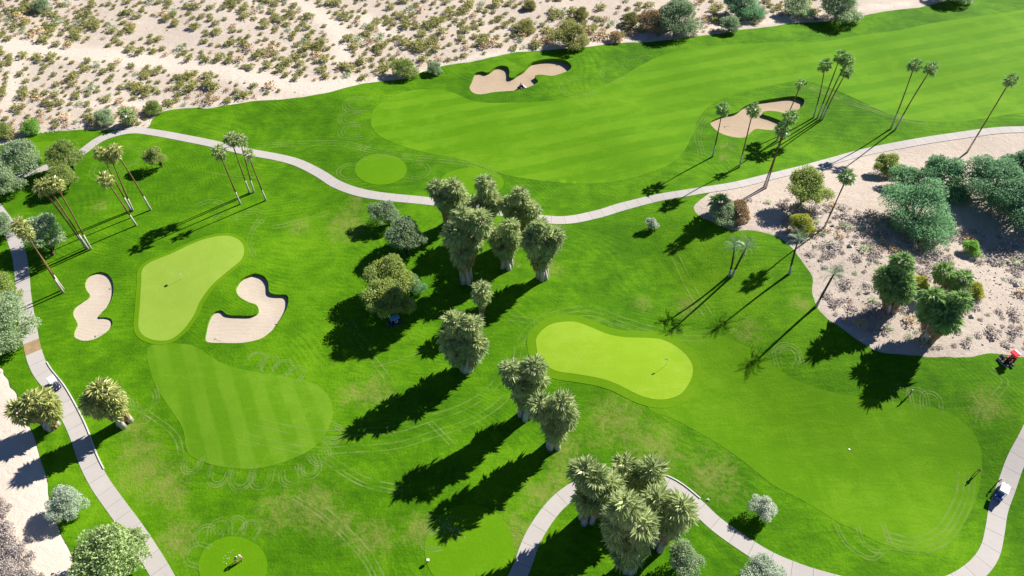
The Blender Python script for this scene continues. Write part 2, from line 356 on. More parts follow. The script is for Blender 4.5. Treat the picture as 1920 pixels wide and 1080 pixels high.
# desert floor: one sheet out to the horizon, passing under the turf
def vnoise(P, s, seed):
    r = np.random.default_rng(seed); k = r.normal(size=(10, 2)) / s; ph = r.uniform(0, 6.28, 10)
    return np.sin(P @ k.T + ph).mean(1) * 2
def build_desert():
    xs = np.r_[-9000, -4000, -2000, -1000, -600, -400, np.arange(-300, 301, 2.5), 400, 600, 1000, 2000, 4000, 9000]
    ys = np.r_[-4000, -1500, -500, -150, np.arange(0, 321, 2.5), 400, 550, 800, 1300, 2200, 4000, 9000, 14000]
    gx, gy = np.meshgrid(xs, ys); P = np.c_[gx.ravel(), gy.ravel()]
    z = H(P)
    ins = inside(P, turf_o) & ~inside(P, isl_o); d = np.minimum(seg_dist(P, turf_o), seg_dist(P, isl_o))
    z = z - np.where(ins, 2.6 * sstep(1.5, 6.5, d), 0)
    nx = len(xs); F = [(j * nx + i, j * nx + i + 1, (j + 1) * nx + i + 1, (j + 1) * nx + i) for j in range(len(ys) - 1) for i in range(nx - 1)]
    me = mesh('desert_ground', np.c_[P, z].tolist(), F, M['desert'], True)
    tr = np.zeros(len(P))
    for pl, wd in TRACKS:
        tr = np.maximum(tr, 1 - sstep(wd * .5, wd * 1.3, seg_dist(P, pl, False)))
    a = me.attributes.new('track', 'FLOAT', 'POINT'); a.data.foreach_set('value', tr.astype(np.float32))
    li = np.maximum(inside(P, isl_o) * .85 * np.clip(.75 + vnoise(P, 7, 77) * .6, 0, 1), .45 * np.clip(vnoise(P, 9, 78), 0, 1))
    a = me.attributes.new('litter', 'FLOAT', 'POINT'); a.data.foreach_set('value', li.astype(np.float32))
    return tag(link('desert_ground', me), kind='structure')
def trk(px): return smooth(at(px)[:, :2], False, 5)
TRACKS = [(trk([(-120, 70), (0, 85), (130, 100), (250, 110), (400, 130), (500, 150), (600, 165), (660, 155)]), 4.5), (trk([(520, -30), (580, 15), (625, 50), (645, 95), (640, 110)]), 3.5), (trk([(35, 90), (25, 150), (15, 210)]), 2.5),
          (trk([(-10, 690), (30, 780), (60, 880), (90, 1000), (110, 1100)]), 6.0), (trk([(90, 180), (190, 195), (300, 200), (400, 200), (480, 188), (620, 170), (760, 140), (900, 105), (1100, 80), (1400, 45), (1700, 8)]), 1.2), (trk([(680, 30), (720, 55), (760, 75)]), 2.0)]
build_desert()
turf = sheet('turf', [turf_o, isl_o] + bunk_o, 1.9, .05, M['rough'], skirt=bunk_o); tag(turf, kind='structure')
P = np.array([v.co[:2] for v in turf.data.vertices]); dv = np.zeros(len(P))
for x, y, r in DRY:
    c = np.array(at1(x, y))[:2]; dv = np.maximum(dv, np.exp(-((P - c) ** 2).sum(1) / (r * r * .55)))
turf.data.attributes.new('dry', 'FLOAT', 'POINT').data.foreach_set('value', dv.astype(np.float32))
def perp(a, b):
    d = (at1(*b) - at1(*a)).to_2d().normalized(); return (-d.y, d.x)
M['fair_top'] = grass('top fairway', (.066, .186, .001), (.080, .208, .0015), (.130, .270, .008), stripe=(perp((697, 223), (857, 196)), 6.6, .55), streak_rot=-.25, amount=1.0, bumpy=.25)
M['fair_left'] = grass('left fairway', (.068, .175, .003), (.086, .204, .005), (.140, .265, .016), stripe=(perp((497, 720), (543, 860)), 4.7, .6), streak_rot=1.1, amount=.9, bumpy=.2)
M['fair_right'] = grass('right fairway', (.064, .175, .001), (.084, .204, .002), (.120, .250, .006), mow=.08, streak_rot=.55, amount=1.1, bumpy=.25)
M['tee'] = grass('tee grass', (.074, .195, .001), (.092, .220, .002), (.125, .255, .007), amount=.9, bumpy=.2)
M['fringe'] = grass('fringe grass', (.080, .190, .001), (.098, .215, .002), (.12, .24, .005), amount=.8, bumpy=.2)
M['green_left'] = grass('left putting green', (.190, .300, .030), (.220, .332, .040), (.260, .365, .060), amount=.8, bumpy=.1, streak=(.5, .5))
M['green_right'] = grass('right putting green', (.182, .315, .010), (.215, .350, .018), (.260, .390, .040), amount=.9, bumpy=.1, streak_rot=.3)
for k, lab in (('top', 'long striped fairway between the desert edge and the cart path'), ('left', 'rounded striped fairway below the left putting green'), ('right', 'broad fairway running from the right putting green to the path')):
    tag(sheet('fairway', [outline(FAIR[k], .8)], 1.9, .075, M['fair_' + k]), lab, kind='structure')
for lab, px in TEES:
    tag(sheet('tee_box', [outline(px, .6)], 1.5, .085, M['tee']), lab, kind='structure')
for k, fr in (('left', 0.9), ('right', 1.7)):
    o = outline(GREEN[k], .5)
    tag(sheet('green_fringe', [offset(o, fr)], 1.2, .10, M['fringe']), kind='structure')
    tag(sheet('putting_green', [o], 1.2, .12, M['green_' + k]), 'pale %s putting green' % ('pear shaped' if k == 'left' else 'kidney shaped'), kind='structure')
sd = np.array([SUN.x, SUN.y]); sd /= np.hypot(*sd)
for (lab, mk, d0, D, px), o in zip(BUNK, bunk_o):
    q = o @ np.array([sd[0] * .55, sd[1]]); lo, hi = q.min(), q.max()
    def zf(P, o=o, lo=lo, hi=hi, d0=d0, D=D):
        s = np.clip((P @ np.array([sd[0] * .55, sd[1]]) - lo) / (hi - lo), 0, 1); e = sstep(0, 2.2, seg_dist(P, o))
        return H(P) - d0 - D * (.25 + .75 * s) * (.72 + .28 * e)
    b = sheet('bunker', [offset(o, .0)], .8, 0.0, M[mk], zfun=zf); tag(b, lab, kind='structure')

# ------------------------------------------------------------------ cart paths of separate concrete slabs, kerbs
M['slab'] = None
def slab_mat():
    m, t, b = mat('path concrete'); soft(b, .85, .2); p = pos(t); oi = node(t, 'ShaderNodeObjectInfo').outputs['Random']
    f = math_(t, 'ADD', math_(t, 'MULTIPLY', oi, .45), math_(t, 'MULTIPLY', remap(t, noise(t, p, .7, 5, .65), .3, .7), .4)); f = math_(t, 'ADD', f, math_(t, 'MULTIPLY', noise(t, p, 6, 3), .2))
    c = mixc(t, f, (.375, .345, .325), (.43, .40, .38)); st = remap(t, noise(t, p, 1.7, 5, .7, 1), .6, .72)
    c = mixc(t, math_(t, 'MULTIPLY', st, .4), c, (.25, .20, .16)); t.links.new(c, b.inputs['Base Color']); bump(t, b, noise(t, p, 8, 3), .15, .03); return m
M['slab'] = slab_mat()
M['slab_dirt'] = plain('dirt covered concrete', (.30, .21, .12), .95, .1, .2, 1.0)
M['kerb'] = plain('pale kerb concrete', (.55, .53, .50), .8, .2, .12, 1.0)
def slab_mesh(a, na, b, nb, wd, m):
    # each slab is bent along the path: 4 cross sections, 12 cm thick, edges just short of its neighbours
    V = []; k = 4
    A = np.linspace(0, 1, k)
    for u in A:
        c = a * (1 - u) + b * u; n = na * (1 - u) + nb * u; n = n / np.hypot(*n)
        for s in (-1, 1):
            q = c + n * s * wd / 2; z = float(H([q])[0]); V += [(q[0], q[1], z + .10), (q[0], q[1], z - .35)]
    F = []
    for i in range(k - 1):
        o = i * 4; F += [(o, o + 4, o + 6, o + 2), (o + 1, o, o + 2 + 0, o + 3) if False else (o, o + 1, o + 5, o + 4), (o + 2, o + 6, o + 7, o + 3)]
    F += [(0, 2, 3, 1), (4 * k - 4, 4 * k - 3, 4 * k - 1, 4 * k - 2)]
    return mesh('slab', V, F, m)
def path(name, lab, px, wd, L=3.0, dirty=None):
    c = resample(smooth(at(px)[:, :2], False, 10), L / 3, False); n = normals(c, False)
    root = tag(empty(name, (0, 0, 0)), lab, kind='structure')
    i = 0
    while i + 3 < len(c):
        a, b = c[i], c[i + 3]; d = (b - a) / np.hypot(*(b - a)) * .02
        mid = c[i + 1]
        V = []; 
        pts = [c[i] + d, c[i + 1], c[i + 2], c[i + 3] - d]
        for q, nn in zip(pts, n[i:i + 4]):
            for s in (-1, 1):
                e = q + nn * s * wd / 2; z = float(H([e])[0]); V += [(e[0], e[1], z + .10), (e[0], e[1], z - .35)]
        F = []
        for j in range(3):
            o = j * 4; F += [(o, o + 2, o + 6, o + 4), (o, o + 4, o + 5, o + 1), (o + 2, o + 3, o + 7, o + 6)]
        F += [(0, 1, 3, 2), (12, 14, 15, 13)]
        dm = dirty is not None and np.hypot(*(mid - dirty[0])) < dirty[1]
        link('slab', mesh('slab', V, F, M['slab_dirt'] if dm else M['slab']), root); i += 3
    return c, n
P1 = [(-160, 345), (-60, 342), (20, 333), (70, 320), (110, 306), (150, 288), (185, 263), (220, 250), (255, 245), (290, 249), (335, 257), (400, 270), (460, 284), (520, 295), (560, 306), (600, 326), (630, 345), (670, 360), (720, 369), (800, 377), (870, 386), (940, 398), (1000, 409), (1060, 413), (1120, 402), (1170, 387), (1230, 372), (1300, 360), (1370, 349), (1430, 335), (1500, 318), (1560, 302), (1620, 286), (1700, 270), (1780, 257), (1860, 246), (1920, 243), (2080, 240)]
P2 = [(-40, 350), (-5, 395), (18, 428), (34, 470), (41, 510), (45, 560), (54, 615), (63, 660), (77, 695), (104, 730), (126, 768), (147, 812), (165, 862), (187, 905), (217, 948), (248, 990), (278, 1035), (306, 1082), (335, 1140)]
P3 = [(945, 1130), (977, 1067), (994, 1020), (1013, 985), (1042, 947), (1080, 917), (1125, 898), (1165, 893), (1210, 896), (1260, 913), (1305, 948), (1340, 981), (1387, 1015), (1440, 1048), (1490, 1070), (1545, 1088), (1640, 1110), (1735, 1110), (1795, 1092), (1835, 1064), (1856, 1033), (1865, 995), (1872, 953), (1887, 912), (1903, 867), (1921, 832), (1960, 760), (2020, 690)]
path('cart_path', 'long pale cart path curving across the whole course', P1, 2.6)
c2, n2 = path('cart_path', 'cart path beside the sandy road with a dirt covered stretch', P2, 2.7, dirty=(np.array(at1(60, 645))[:2], 2.3))
c3, n3 = path('cart_path', 'cart path winding round the lower fan palm clump', P3, 2.6)
def kerb(lab, c, n, side, a, b, wd=2.7):
    pa, pb = np.array(at1(*a))[:2], np.array(at1(*b))[:2]
    i, j = np.argmin(np.hypot(*(c - pa).T)), np.argmin(np.hypot(*(c - pb).T)); i, j = min(i, j), max(i, j)
    V = []; F = []
    for k in range(i, j + 1):
        for off, z in ((.02, -.3), (.02, .24), (.19, .24), (.19, -.3)):
            q = c[k] + n[k] * side * (wd / 2 + off); V.append((q[0], q[1], float(H([q])[0]) + z))
    m = j - i + 1
    F = [(4 * k + r, 4 * k + r + 1, 4 * k + 5 + r, 4 * k + 4 + r) for k in range(m - 1) for r in range(3)] + [(0, 1, 2, 3), (4 * m - 4, 4 * m - 1, 4 * m - 2, 4 * m - 3)]
    tag(link('path_kerb', mesh('path_kerb', V, F, M['kerb'])), lab, 'kerb')
sgn = lambda c, n, px: 1 if (np.array(at1(*px))[:2] - c[np.argmin(np.hypot(*(c - np.array(at1(*px))[:2]).T))]) @ n[np.argmin(np.hypot(*(c - np.array(at1(*px))[:2]).T))] > 0 else -1
kerb('raised pale kerb along the cart path by the two left fan palms', c2, n2, sgn(c2, n2, (160, 740)), (75, 690), (190, 885))
kerb('raised pale kerb round the bend behind the lower palm clump', c3, n3, sgn(c3, n3, (1250, 890)), (1120, 890), (1305, 945), 2.6)

# ------------------------------------------------------------------ palms
def fan_mesh(name, seed, m, fingers=12, petiole=.85, blade=1.25):
    r = random.Random(seed); b = MB()
    b.add([(0, -.035, 0), (0, .035, 0), (petiole, .02, .04), (petiole, -.02, .04)], [(0, 1, 2, 3)])
    for i in range(fingers):
        a = R(-118 + 236 * i / (fingers - 1) + r.uniform(-5, 5)); L = blade * (1 - .25 * abs(a) / R(118)) * r.uniform(.85, 1.1)
        da = R(10.5); zf = .10 * (1 if i % 2 else -1); dr = r.uniform(.12, .45)
        c, s = math.cos, math.sin; o = Vector((petiole, 0, .04))
        p0 = o; p1 = o + Vector((c(a - da) * L * .55, s(a - da) * L * .55, zf - .03)); p2 = o + Vector((c(a + da) * L * .55, s(a + da) * L * .55, -zf - .03))
        p3 = o + Vector((c(a) * L, s(a) * L, -.08 - dr * L)); b.add([p0, p1, p3, p2], [(0, 1, 2), (0, 2, 3)])
    return b.mesh(name, m)
def feather_mesh(name, seed, m, L=2.3, n=15):
    r = random.Random(seed); b = MB(); pr = None
    for i in range(n):
        u = i / (n - 1); x = L * u; z = .55 * math.sin(u * 2.2) - .75 * u * u; y = 0
        if pr: b.add([(pr[0], -.03, pr[1]), (pr[0], .03, pr[1]), (x, .02, z), (x, -.02, z)], [(0, 1, 2, 3)])
        pr = (x, z); l = .62 * math.sin(math.pi * (.12 + .8 * u)) + .1
        for s in (-1, 1):
            d = r.uniform(.1, .3); b.add([(x, 0, z), (x + .07, s * .03, z + .02), (x + .35 * l, s * l * .85, z - d * l), (x + .02, s * .01, z - .02)], [(0, 1, 2), (0, 2, 3)])
    return b.mesh(name, m)
FR = {k: [fan_mesh('frond', 10 * i + j, M[k]) for j in range(4)] for i, k in enumerate(('frond', 'frond_gold', 'frond_blue', 'frond_green'))}
FEATHER = [feather_mesh('frond', 90 + j, M['frond_blue']) for j in range(3)]
def crown(root, c, axis, n, meshes, size, lo=-35, hi=85, rnd=random, r0=.2):
    """n fronds spread over a cap, the young upright, the old hanging"""
    q = Vector((0, 0, 1)).rotation_difference(axis)
    for i in range(n):
        u = (i + .5) / n; el = R(hi + (lo - hi) * (u ** .85)) + rnd.uniform(-.13, .13); az = i * 2.39996 + rnd.uniform(-.25, .25)
        o = link('frond', meshes[i % len(meshes)], root)
        d = Vector((math.cos(az) * math.cos(el), math.sin(az) * math.cos(el), math.sin(el)))
        o.location = c + q @ (Vector((math.cos(az), math.sin(az), 0)) * r0 * math.cos(el) + Vector((0, 0, .35 * math.sin(el))))
        m3 = Quaternion((0, 0, 1), az) @ Quaternion((0, 1, 0), -el) @ Quaternion((1, 0, 0), rnd.uniform(-.5, .5))
        o.rotation_mode = 'QUATERNION'; o.rotation_quaternion = q @ m3; k = size * rnd.uniform(.85, 1.15); o.scale = (k, k, k)
def thatch(root, P, rad, n, m, rnd, ln=(.7, 1.3), name='skirt'):
    """dead fronds hanging round the trunk from point P[0] (top) to P[-1] (bottom)"""
    b = MB()
    for i in range(n):
        u = rnd.random(); k = u * (len(P) - 1); j = min(int(k), len(P) - 2); c = P[j].lerp(P[j + 1], k - j); rr = rad[0] + (rad[1] - rad[0]) * u
        az = rnd.uniform(0, 2 * math.pi); e = Vector((math.cos(az), math.sin(az), 0)); s = Vector((-e.y, e.x, 0)); L = rnd.uniform(*ln); wd = rnd.uniform(.12, .30)
        p = c + e * rr * .55; q = c + e * rr * rnd.uniform(.9, 1.15) - Vector((0, 0, L * .45)); t = c + e * rr * rnd.uniform(.7, 1.15) - Vector((0, 0, L))
        b.add([p - s * wd * .3, p + s * wd * .3, q + s * wd, q - s * wd, t + s * wd * .5 * rnd.random(), t - s * wd * .6], [(0, 1, 2, 3), (3, 2, 4, 5)])
    return b.obj(name, m, root)
def palm_axis(base, top_px):
    """top of a trunk rising from base: the point on the sight line nearest to upright"""
    d = rays([top_px])[0]; dh = d[:2]; t = ((np.array(base)[:2] - CAMP[:2]) @ dh) / (dh @ dh); return Vector(CAMP + d * t)
def trunk_line(base, top, bend, n=7):
    P = []
    side = Vector((top.x - base.x, top.y - base.y, 0))
    for i in range(n):
        u = i / (n - 1); p = base.lerp(top, u); p -= side * bend * math.sin(math.pi * u); P.append(p)
    return P
def slender(base_px, top_px, lab, grp, kind='frond_green', n=30, size=.92, feather=False, rad=.24, seed=0, brown='trunk_brown', gold=False):
    rnd = random.Random(seed * 31 + int(base_px[0])); base = at1(*base_px); top = palm_axis(base, top_px)
    root = tag(empty('palm_tree', base), lab, 'palm', grp); L = [p - base for p in trunk_line(base, top, rnd.uniform(-.1, .25), 9)]; hgt = L[-1].z
    L[0].z -= .3
    b = MB(); k = 2
    b.tube(L[:k + 1], [rad * 1.7, rad * 1.25, rad * 1.1], 8); b.obj('lower_trunk', M['trunk'], root, True)
    b = MB(); b.tube(L[k:], [rad * (1.07 - .06 * i) + rnd.uniform(-.02, .03) for i in range(len(L) - k)], 8); b.obj('upper_trunk', M[brown], root, True)
    ax = (L[-1] - L[-2]).normalized(); ax = (ax + Vector((0, 0, 1.5))).normalized()
    if feather: crown(root, L[-1], ax, n, FEATHER, size, -25, 80, rnd)
    else:
        crown(root, L[-1], ax, n, FR[kind], size, -42, 82, rnd)
        thatch(root, [L[-1] + Vector((0, 0, .1)), L[-1] - Vector((0, 0, .8))], (.42, .34), 30, M['thatch'], rnd, (.5, 1.0))
    return root
def fan_clump(base_px, heads, lab, grp, kind='frond', n=38, size=1.0, low=.36):
    base = at1(*base_px); rnd0 = random.Random(int(base_px[0] * 7 + base_px[1]))
    for i, hp in enumerate(heads):
        rnd = random.Random(i * 17 + int(base_px[0])); a = 2 * math.pi * i / len(heads) + rnd0.random(); rr = .85 if len(heads) > 1 else 0
        top0 = palm_axis(base, hp)
        b0 = base + Vector((math.cos(a) * rr, math.sin(a) * rr, 0)); b0.z = ground(b0.x, b0.y)
        side = Vector((top0.x - base.x, top0.y - base.y, 0))
        if len(heads) > 1:
            # heads of a clump fan outwards to all sides, so let the top slide along its sight line a little
            d = Vector(rays([hp])[0]).normalized(); top0 = top0 + d * rnd.uniform(-1.2, 1.2)
        top0.z = max(top0.z, b0.z + 2.6)
        root = tag(empty('fan_palm', b0), lab, 'palm', grp)
        L = [p - b0 for p in trunk_line(b0, top0, .12, 7)]; L[0].z -= .3
        MB().tube(L, [.58, .50, .45, .42, .38, .34, .30], 8).obj('trunk', M['trunk'], root, True)
        hgt = L[-1].z
        lowk = low if hgt > 5 else .1
        SP = [L[-1].lerp(L[0], u * (1 - lowk)) for u in np.linspace(0, 1, 5)]
        thatch(root, SP, (.95, .5), int(24 + 18 * hgt), M['thatch'], rnd, (.9, 1.8))
        crown(root, L[-1], (L[-1].normalized() * .6 + Vector((0, 0, 1))).normalized(), n, FR[kind], size * rnd.uniform(1.04, 1.18), -55, 86, rnd, .35)
        crown(root, L[-1] - L[-1].normalized() * min(1.4, hgt * .15), Vector((0, 0, 1)), 14, FR[kind], size * 1.0, -80, -35, rnd, .7)

FANS = [
 ((843, 419), [(820, 355), (851, 353), (832, 374), (857, 370)], 'shaggy fan palm of the clump standing at the path edge beside two round trees', 'frond', 1.0),
 ((913, 438), [(909, 347), (915, 367), (924, 382), (890, 388)], 'shaggy fan palm of the tallest clump straddling the cart path', 'frond', 1.0),
 ((977, 451), [(974, 370), (953, 384), (967, 400), (995, 394)], 'shaggy fan palm of the clump just below the path beside an orange skirted trunk', 'frond', 1.0),
 ((875, 528), [(868, 407), (900, 416), (851, 439), (886, 447), (862, 470)], 'shaggy fan palm of the largest central clump with bare grey forked trunks', 'frond', 1.05),
 ((950, 501), [(955, 428), (929, 443), (960, 446), (946, 464)], 'shaggy fan palm of the clump beside a bare sandy patch', 'frond', 1.0),
 ((1017, 520), [(1013, 430), (1040, 445), (998, 451), (1021, 458), (1013, 480)], 'shaggy fan palm of the heart shaped clump nearest the right putting green path', 'frond', 1.05),
 ((903, 594), [(903, 547)], 'single small fan palm standing between the large clumps', 'frond', 1.0),
 ((876, 691), [(852, 606), (884, 612), (842, 638), (870, 636), (894, 645), (857, 664), (881, 663)], 'shaggy fan palm of the broad domed clump left of the kidney shaped green', 'frond', .98),
 ((985, 780), [(960, 696), (1001, 690), (981, 722), (1004, 712), (986, 742)], 'shaggy fan palm of the clump at the lower edge of the kidney shaped green', 'frond', .98),
 ((1038, 835), [(1014, 764), (1054, 758), (1037, 783), (1061, 780), (1041, 806)], 'shaggy fan palm of the leaning clump below the kidney shaped green', 'frond', .98),
 ((1100, 973), [(1096, 886), (1115, 899), (1141, 912), (1103, 934), (1137, 928)], 'shaggy fan palm of the clump covering the left side of the path bend', 'frond', 1.05),
 ((1192, 940), [(1170, 878), (1222, 884), (1200, 893), (1222, 908)], 'shaggy fan palm of the clump inside the top of the path bend', 'frond', 1.0),
 ((1179, 1063), [(1174, 951), (1155, 980), (1203, 988), (1160, 1002), (1190, 1012), (1177, 1036)], 'shaggy fan palm of the tall skirted clump under the path bend', 'frond', 1.08),
 ((1235, 1022), [(1234, 941), (1276, 955), (1246, 962), (1264, 976)], 'shaggy fan palm of the clump beside a grey tree and the path bend', 'frond', 1.05),
 ((98, 798), [(62, 752), (40, 771), (84, 749), (90, 768)], 'yellow tinged fan palm between the sandy road and the cart path', 'frond_gold', .95),
 ((235, 793), [(207, 742), (175, 757), (214, 758), (190, 734)], 'yellow tinged fan palm leaning over the lawn right of the cart path', 'frond_gold', .95),
 ((1669, 580), [(1691, 494), (1661, 520), (1690, 524), (1669, 543), (1693, 545)], 'deep green fan palm of the left clump on the sandy island', 'frond_green', 1.0),
 ((1775, 548), [(1770, 512), (1803, 524)], 'deep green fan palm of the low pair on the sandy island', 'frond_green', 1.0),
 ((1740, 634), [(1749, 560), (1797, 566), (1773, 582), (1745, 577), (1776, 602)], 'deep green fan palm of the right clump on the sandy island', 'frond_green', 1.02)]
for i, (bp, hd, lab, kd, sz) in enumerate(FANS):
    fan_clump(bp, hd, lab, 'fan palm clump: ' + lab.split(' palm ')[1] if len(hd) > 1 else None, kd, 32, sz)
for bp, hd, lab, kd in [((240, 234), (240, 217), 'low fan palm among the rocks behind the left path bend', 'frond'), ((1345, 398), (1346, 386), 'low fan palm beside the bush at the tip of the sandy island', 'frond_green')]:
    fan_clump(bp, [hd], lab, None, kd, 30, .95)
SL = [
 ((1336, 294), (1355, 206), 'slender palm standing alone left of the tan bunker', None), ((1386, 314), (1412, 207), 'slender palm whose trunk crosses the tan bunker and shades grass by the path', None),
 ((1456, 264), (1502, 158), 'small headed slender palm rising across the tip of the tan bunker', None),
 ((1525, 221), (1547, 124), 'slender palm in the row of four right of the tan bunker', 'four palms right of the tan bunker'), ((1532, 222), (1575, 108), 'slender palm in the row of four right of the tan bunker', 'four palms right of the tan bunker'),
 ((1537, 224), (1588, 113), 'slender palm in the row of four right of the tan bunker', 'four palms right of the tan bunker'), ((1541, 225), (1587, 135), 'slender palm in the row of four right of the tan bunker', 'four palms right of the tan bunker'),
 ((1432, 351), (1481, 222), 'slender palm of the pair rooted beside the path below the tan bunker', 'pair by the path below the tan bunker'), ((1436, 353), (1468, 244), 'slender palm of the pair rooted beside the path below the tan bunker', 'pair by the path below the tan bunker'),
 ((1670, 242), (1715, 122), 'slender palm of the leaning pair above the path on the top fairway', 'leaning pair on the top fairway'), ((1678, 244), (1746, 129), 'slender palm of the leaning pair above the path on the top fairway', 'leaning pair on the top fairway'),
 ((1813, 286), (1894, 152), 'tall leaning palm rooted in bare sand below the path', None), ((1545, 428), (1588, 333), 'slender palm rooted among dry brush near the yellow bush', None),
 ((283, 394), (216, 284), 'slender palm in the tight trio with one leaning trunk on the left lawn', 'left lawn trio'), ((250, 396), (207, 294), 'slender palm in the tight trio with one leaning trunk on the left lawn', 'left lawn trio'), ((246, 395), (190, 289), 'slender palm in the tight trio with one leaning trunk on the left lawn', 'left lawn trio'),
 ((256, 423), (199, 338), 'shorter slender palm with thick mottled trunk below the trio', None),
 ((162, 467), (80, 354), 'slender palm of the trio leaning over the grey green tree', 'leaning trio by the grey green tree'), ((165, 467), (90, 350), 'slender palm of the trio leaning over the grey green tree', 'leaning trio by the grey green tree'), ((171, 468), (105, 347), 'slender palm of the trio leaning over the grey green tree', 'leaning trio by the grey green tree'),
 ((119, 549), (47, 436), 'slender palm of the pair beside the narrow pale bunker', 'pair by the narrow bunker'), ((119, 543), (38, 424), 'slender palm of the pair beside the narrow pale bunker', 'pair by the narrow bunker'), 
 ((451, 383), (411, 286), 'slender palm leaning away from the row above the left green', None), ((468, 362), (433, 262), 'slender palm of the row above the left green', 'row above the left green'), ((476, 361), (450, 264), 'slender palm of the row above the left green', 'row above the left green'), ((499, 376), (466, 292), 'small headed slender palm at the end of the row above the left green', None)]
for i, (a, b, lab, g) in enumerate(SL):
    left = a[0] < 600
    slender(a, b, lab, g, 'frond_gold' if left and a[0] < 300 else ('frond' if left else 'frond_green'), 13 if 'small headed' in lab else 20, .66 if 'small headed' in lab else (.84 if left else .88), False, .15, i)
for i, (a, b, lab, g) in enumerate([((1367, 517), (1377, 463), 'feather palm of the pair casting star shadows on the grass slope', 'feather palm pair on the slope'), ((1372, 518), (1400, 463), 'feather palm of the pair casting star shadows on the grass slope', 'feather palm pair on the slope'),
 ((1480, 514), (1497, 449), 'feather palm at the grass edge below the yellow bush', None), ((1530, 575), (1563, 515), 'feather palm at the sand edge near the left island clump', None)]):
    slender(a, b, lab, g, n=18, size=.95, feather=True, rad=.2, seed=50 + i, brown='bark')

# ------------------------------------------------------------------ broadleaf trees and bushes
LEAF = {
 'olive': leaf('olive foliage', (0.154, 0.238, 0.056), (0.501, 0.592, 0.170), .6, .25, .45), 'grey': leaf('grey green foliage', (0.168, 0.266, 0.141), (0.546, 0.659, 0.376), .6, .25, .45),
 'yellow': leaf('yellow green foliage', (0.238, 0.309, 0.042), (0.751, 0.728, 0.137), .6, .25, .45), 'blue': leaf('blue green foliage', (.10, .25, .12), (.42, .70, .36), .6, .25, .45),
 'dark': leaf('dark green foliage', (.075, .19, .095), (.31, .53, .28), .6, .25, .45), 'pale': leaf('pale silver foliage', (0.309, 0.448, 0.294), (0.780, 0.780, 0.683), .6, .25, .45), 'green': leaf('fresh green foliage', (0.141, 0.309, 0.056), (0.387, 0.683, 0.137), .6, .25, .45),
 'sage': leaf('sage green foliage', (.17, .26, .085), (.60, .74, .32), .6, .25, .4), 'dry': leaf('dry twigs', (.26, .225, .205), (.60, .53, .49), .85, .1, .1), 'brown': leaf('dry brown brush', (0.336, 0.238, 0.126), (0.751, 0.569, 0.319), .85, .1, .1), 'shrub': leaf('creosote leaves', (0.182, 0.210, 0.061), (0.546, 0.534, 0.194), .7, .15, .45)}
def leaves(b, lobes, n, size, r, shell=.55):
    """leaf sprays: thin leaves through the outer half of each lobe"""
    A = np.array([l[1][0] * l[1][1] + l[1][0] * l[1][2] for l in lobes]); A = A / A.sum(); cnt = r.multinomial(n, A); V = []; 
    for (c, rad), k in zip(lobes, cnt):
        d = r.normal(size=(k, 3)); d[:, 2] = d[:, 2] * .9 + .15; d /= np.linalg.norm(d, axis=1)[:, None]
        # tufts: pull directions towards a set of tuft centres so that clumps and gaps form
        T = r.normal(size=(max(6, k // 28), 3)); T /= np.linalg.norm(T, axis=1)[:, None]; T[:, 2] = np.abs(T[:, 2]) * 1.1 - .25
        j = r.integers(0, len(T), k); d = d * .42 + T[j] * r.uniform(.75, 1, (k, 1)); d /= np.linalg.norm(d, axis=1)[:, None]
        rr = (shell + (1.08 - shell) * r.random(k) ** .6)[:, None]
        p = np.array(c) + d * rr * np.array(rad); 
        u = d * .45 + r.normal(size=(k, 3)) * .6; u /= np.linalg.norm(u, axis=1)[:, None]
        v = np.cross(u, d + r.normal(size=(k, 3)) * .45); v /= np.linalg.norm(v, axis=1)[:, None]
        L = size * r.uniform(.6, 1.35, (k, 1)); W = L * r.uniform(.16, .30, (k, 1))
        V.append(np.stack([p, p + u * L * .5 + v * W, p + u * L, p + u * L * .45 - v * W], 1))
    V = np.concatenate(V); k = len(V); o = len(b.V)
    b.V += [tuple(q) for q in V.reshape(-1, 3).tolist()]; b.F += [(o + 4 * i, o + 4 * i + 1, o + 4 * i + 2, o + 4 * i + 3) for i in range(k)]; b.mi += [0] * k
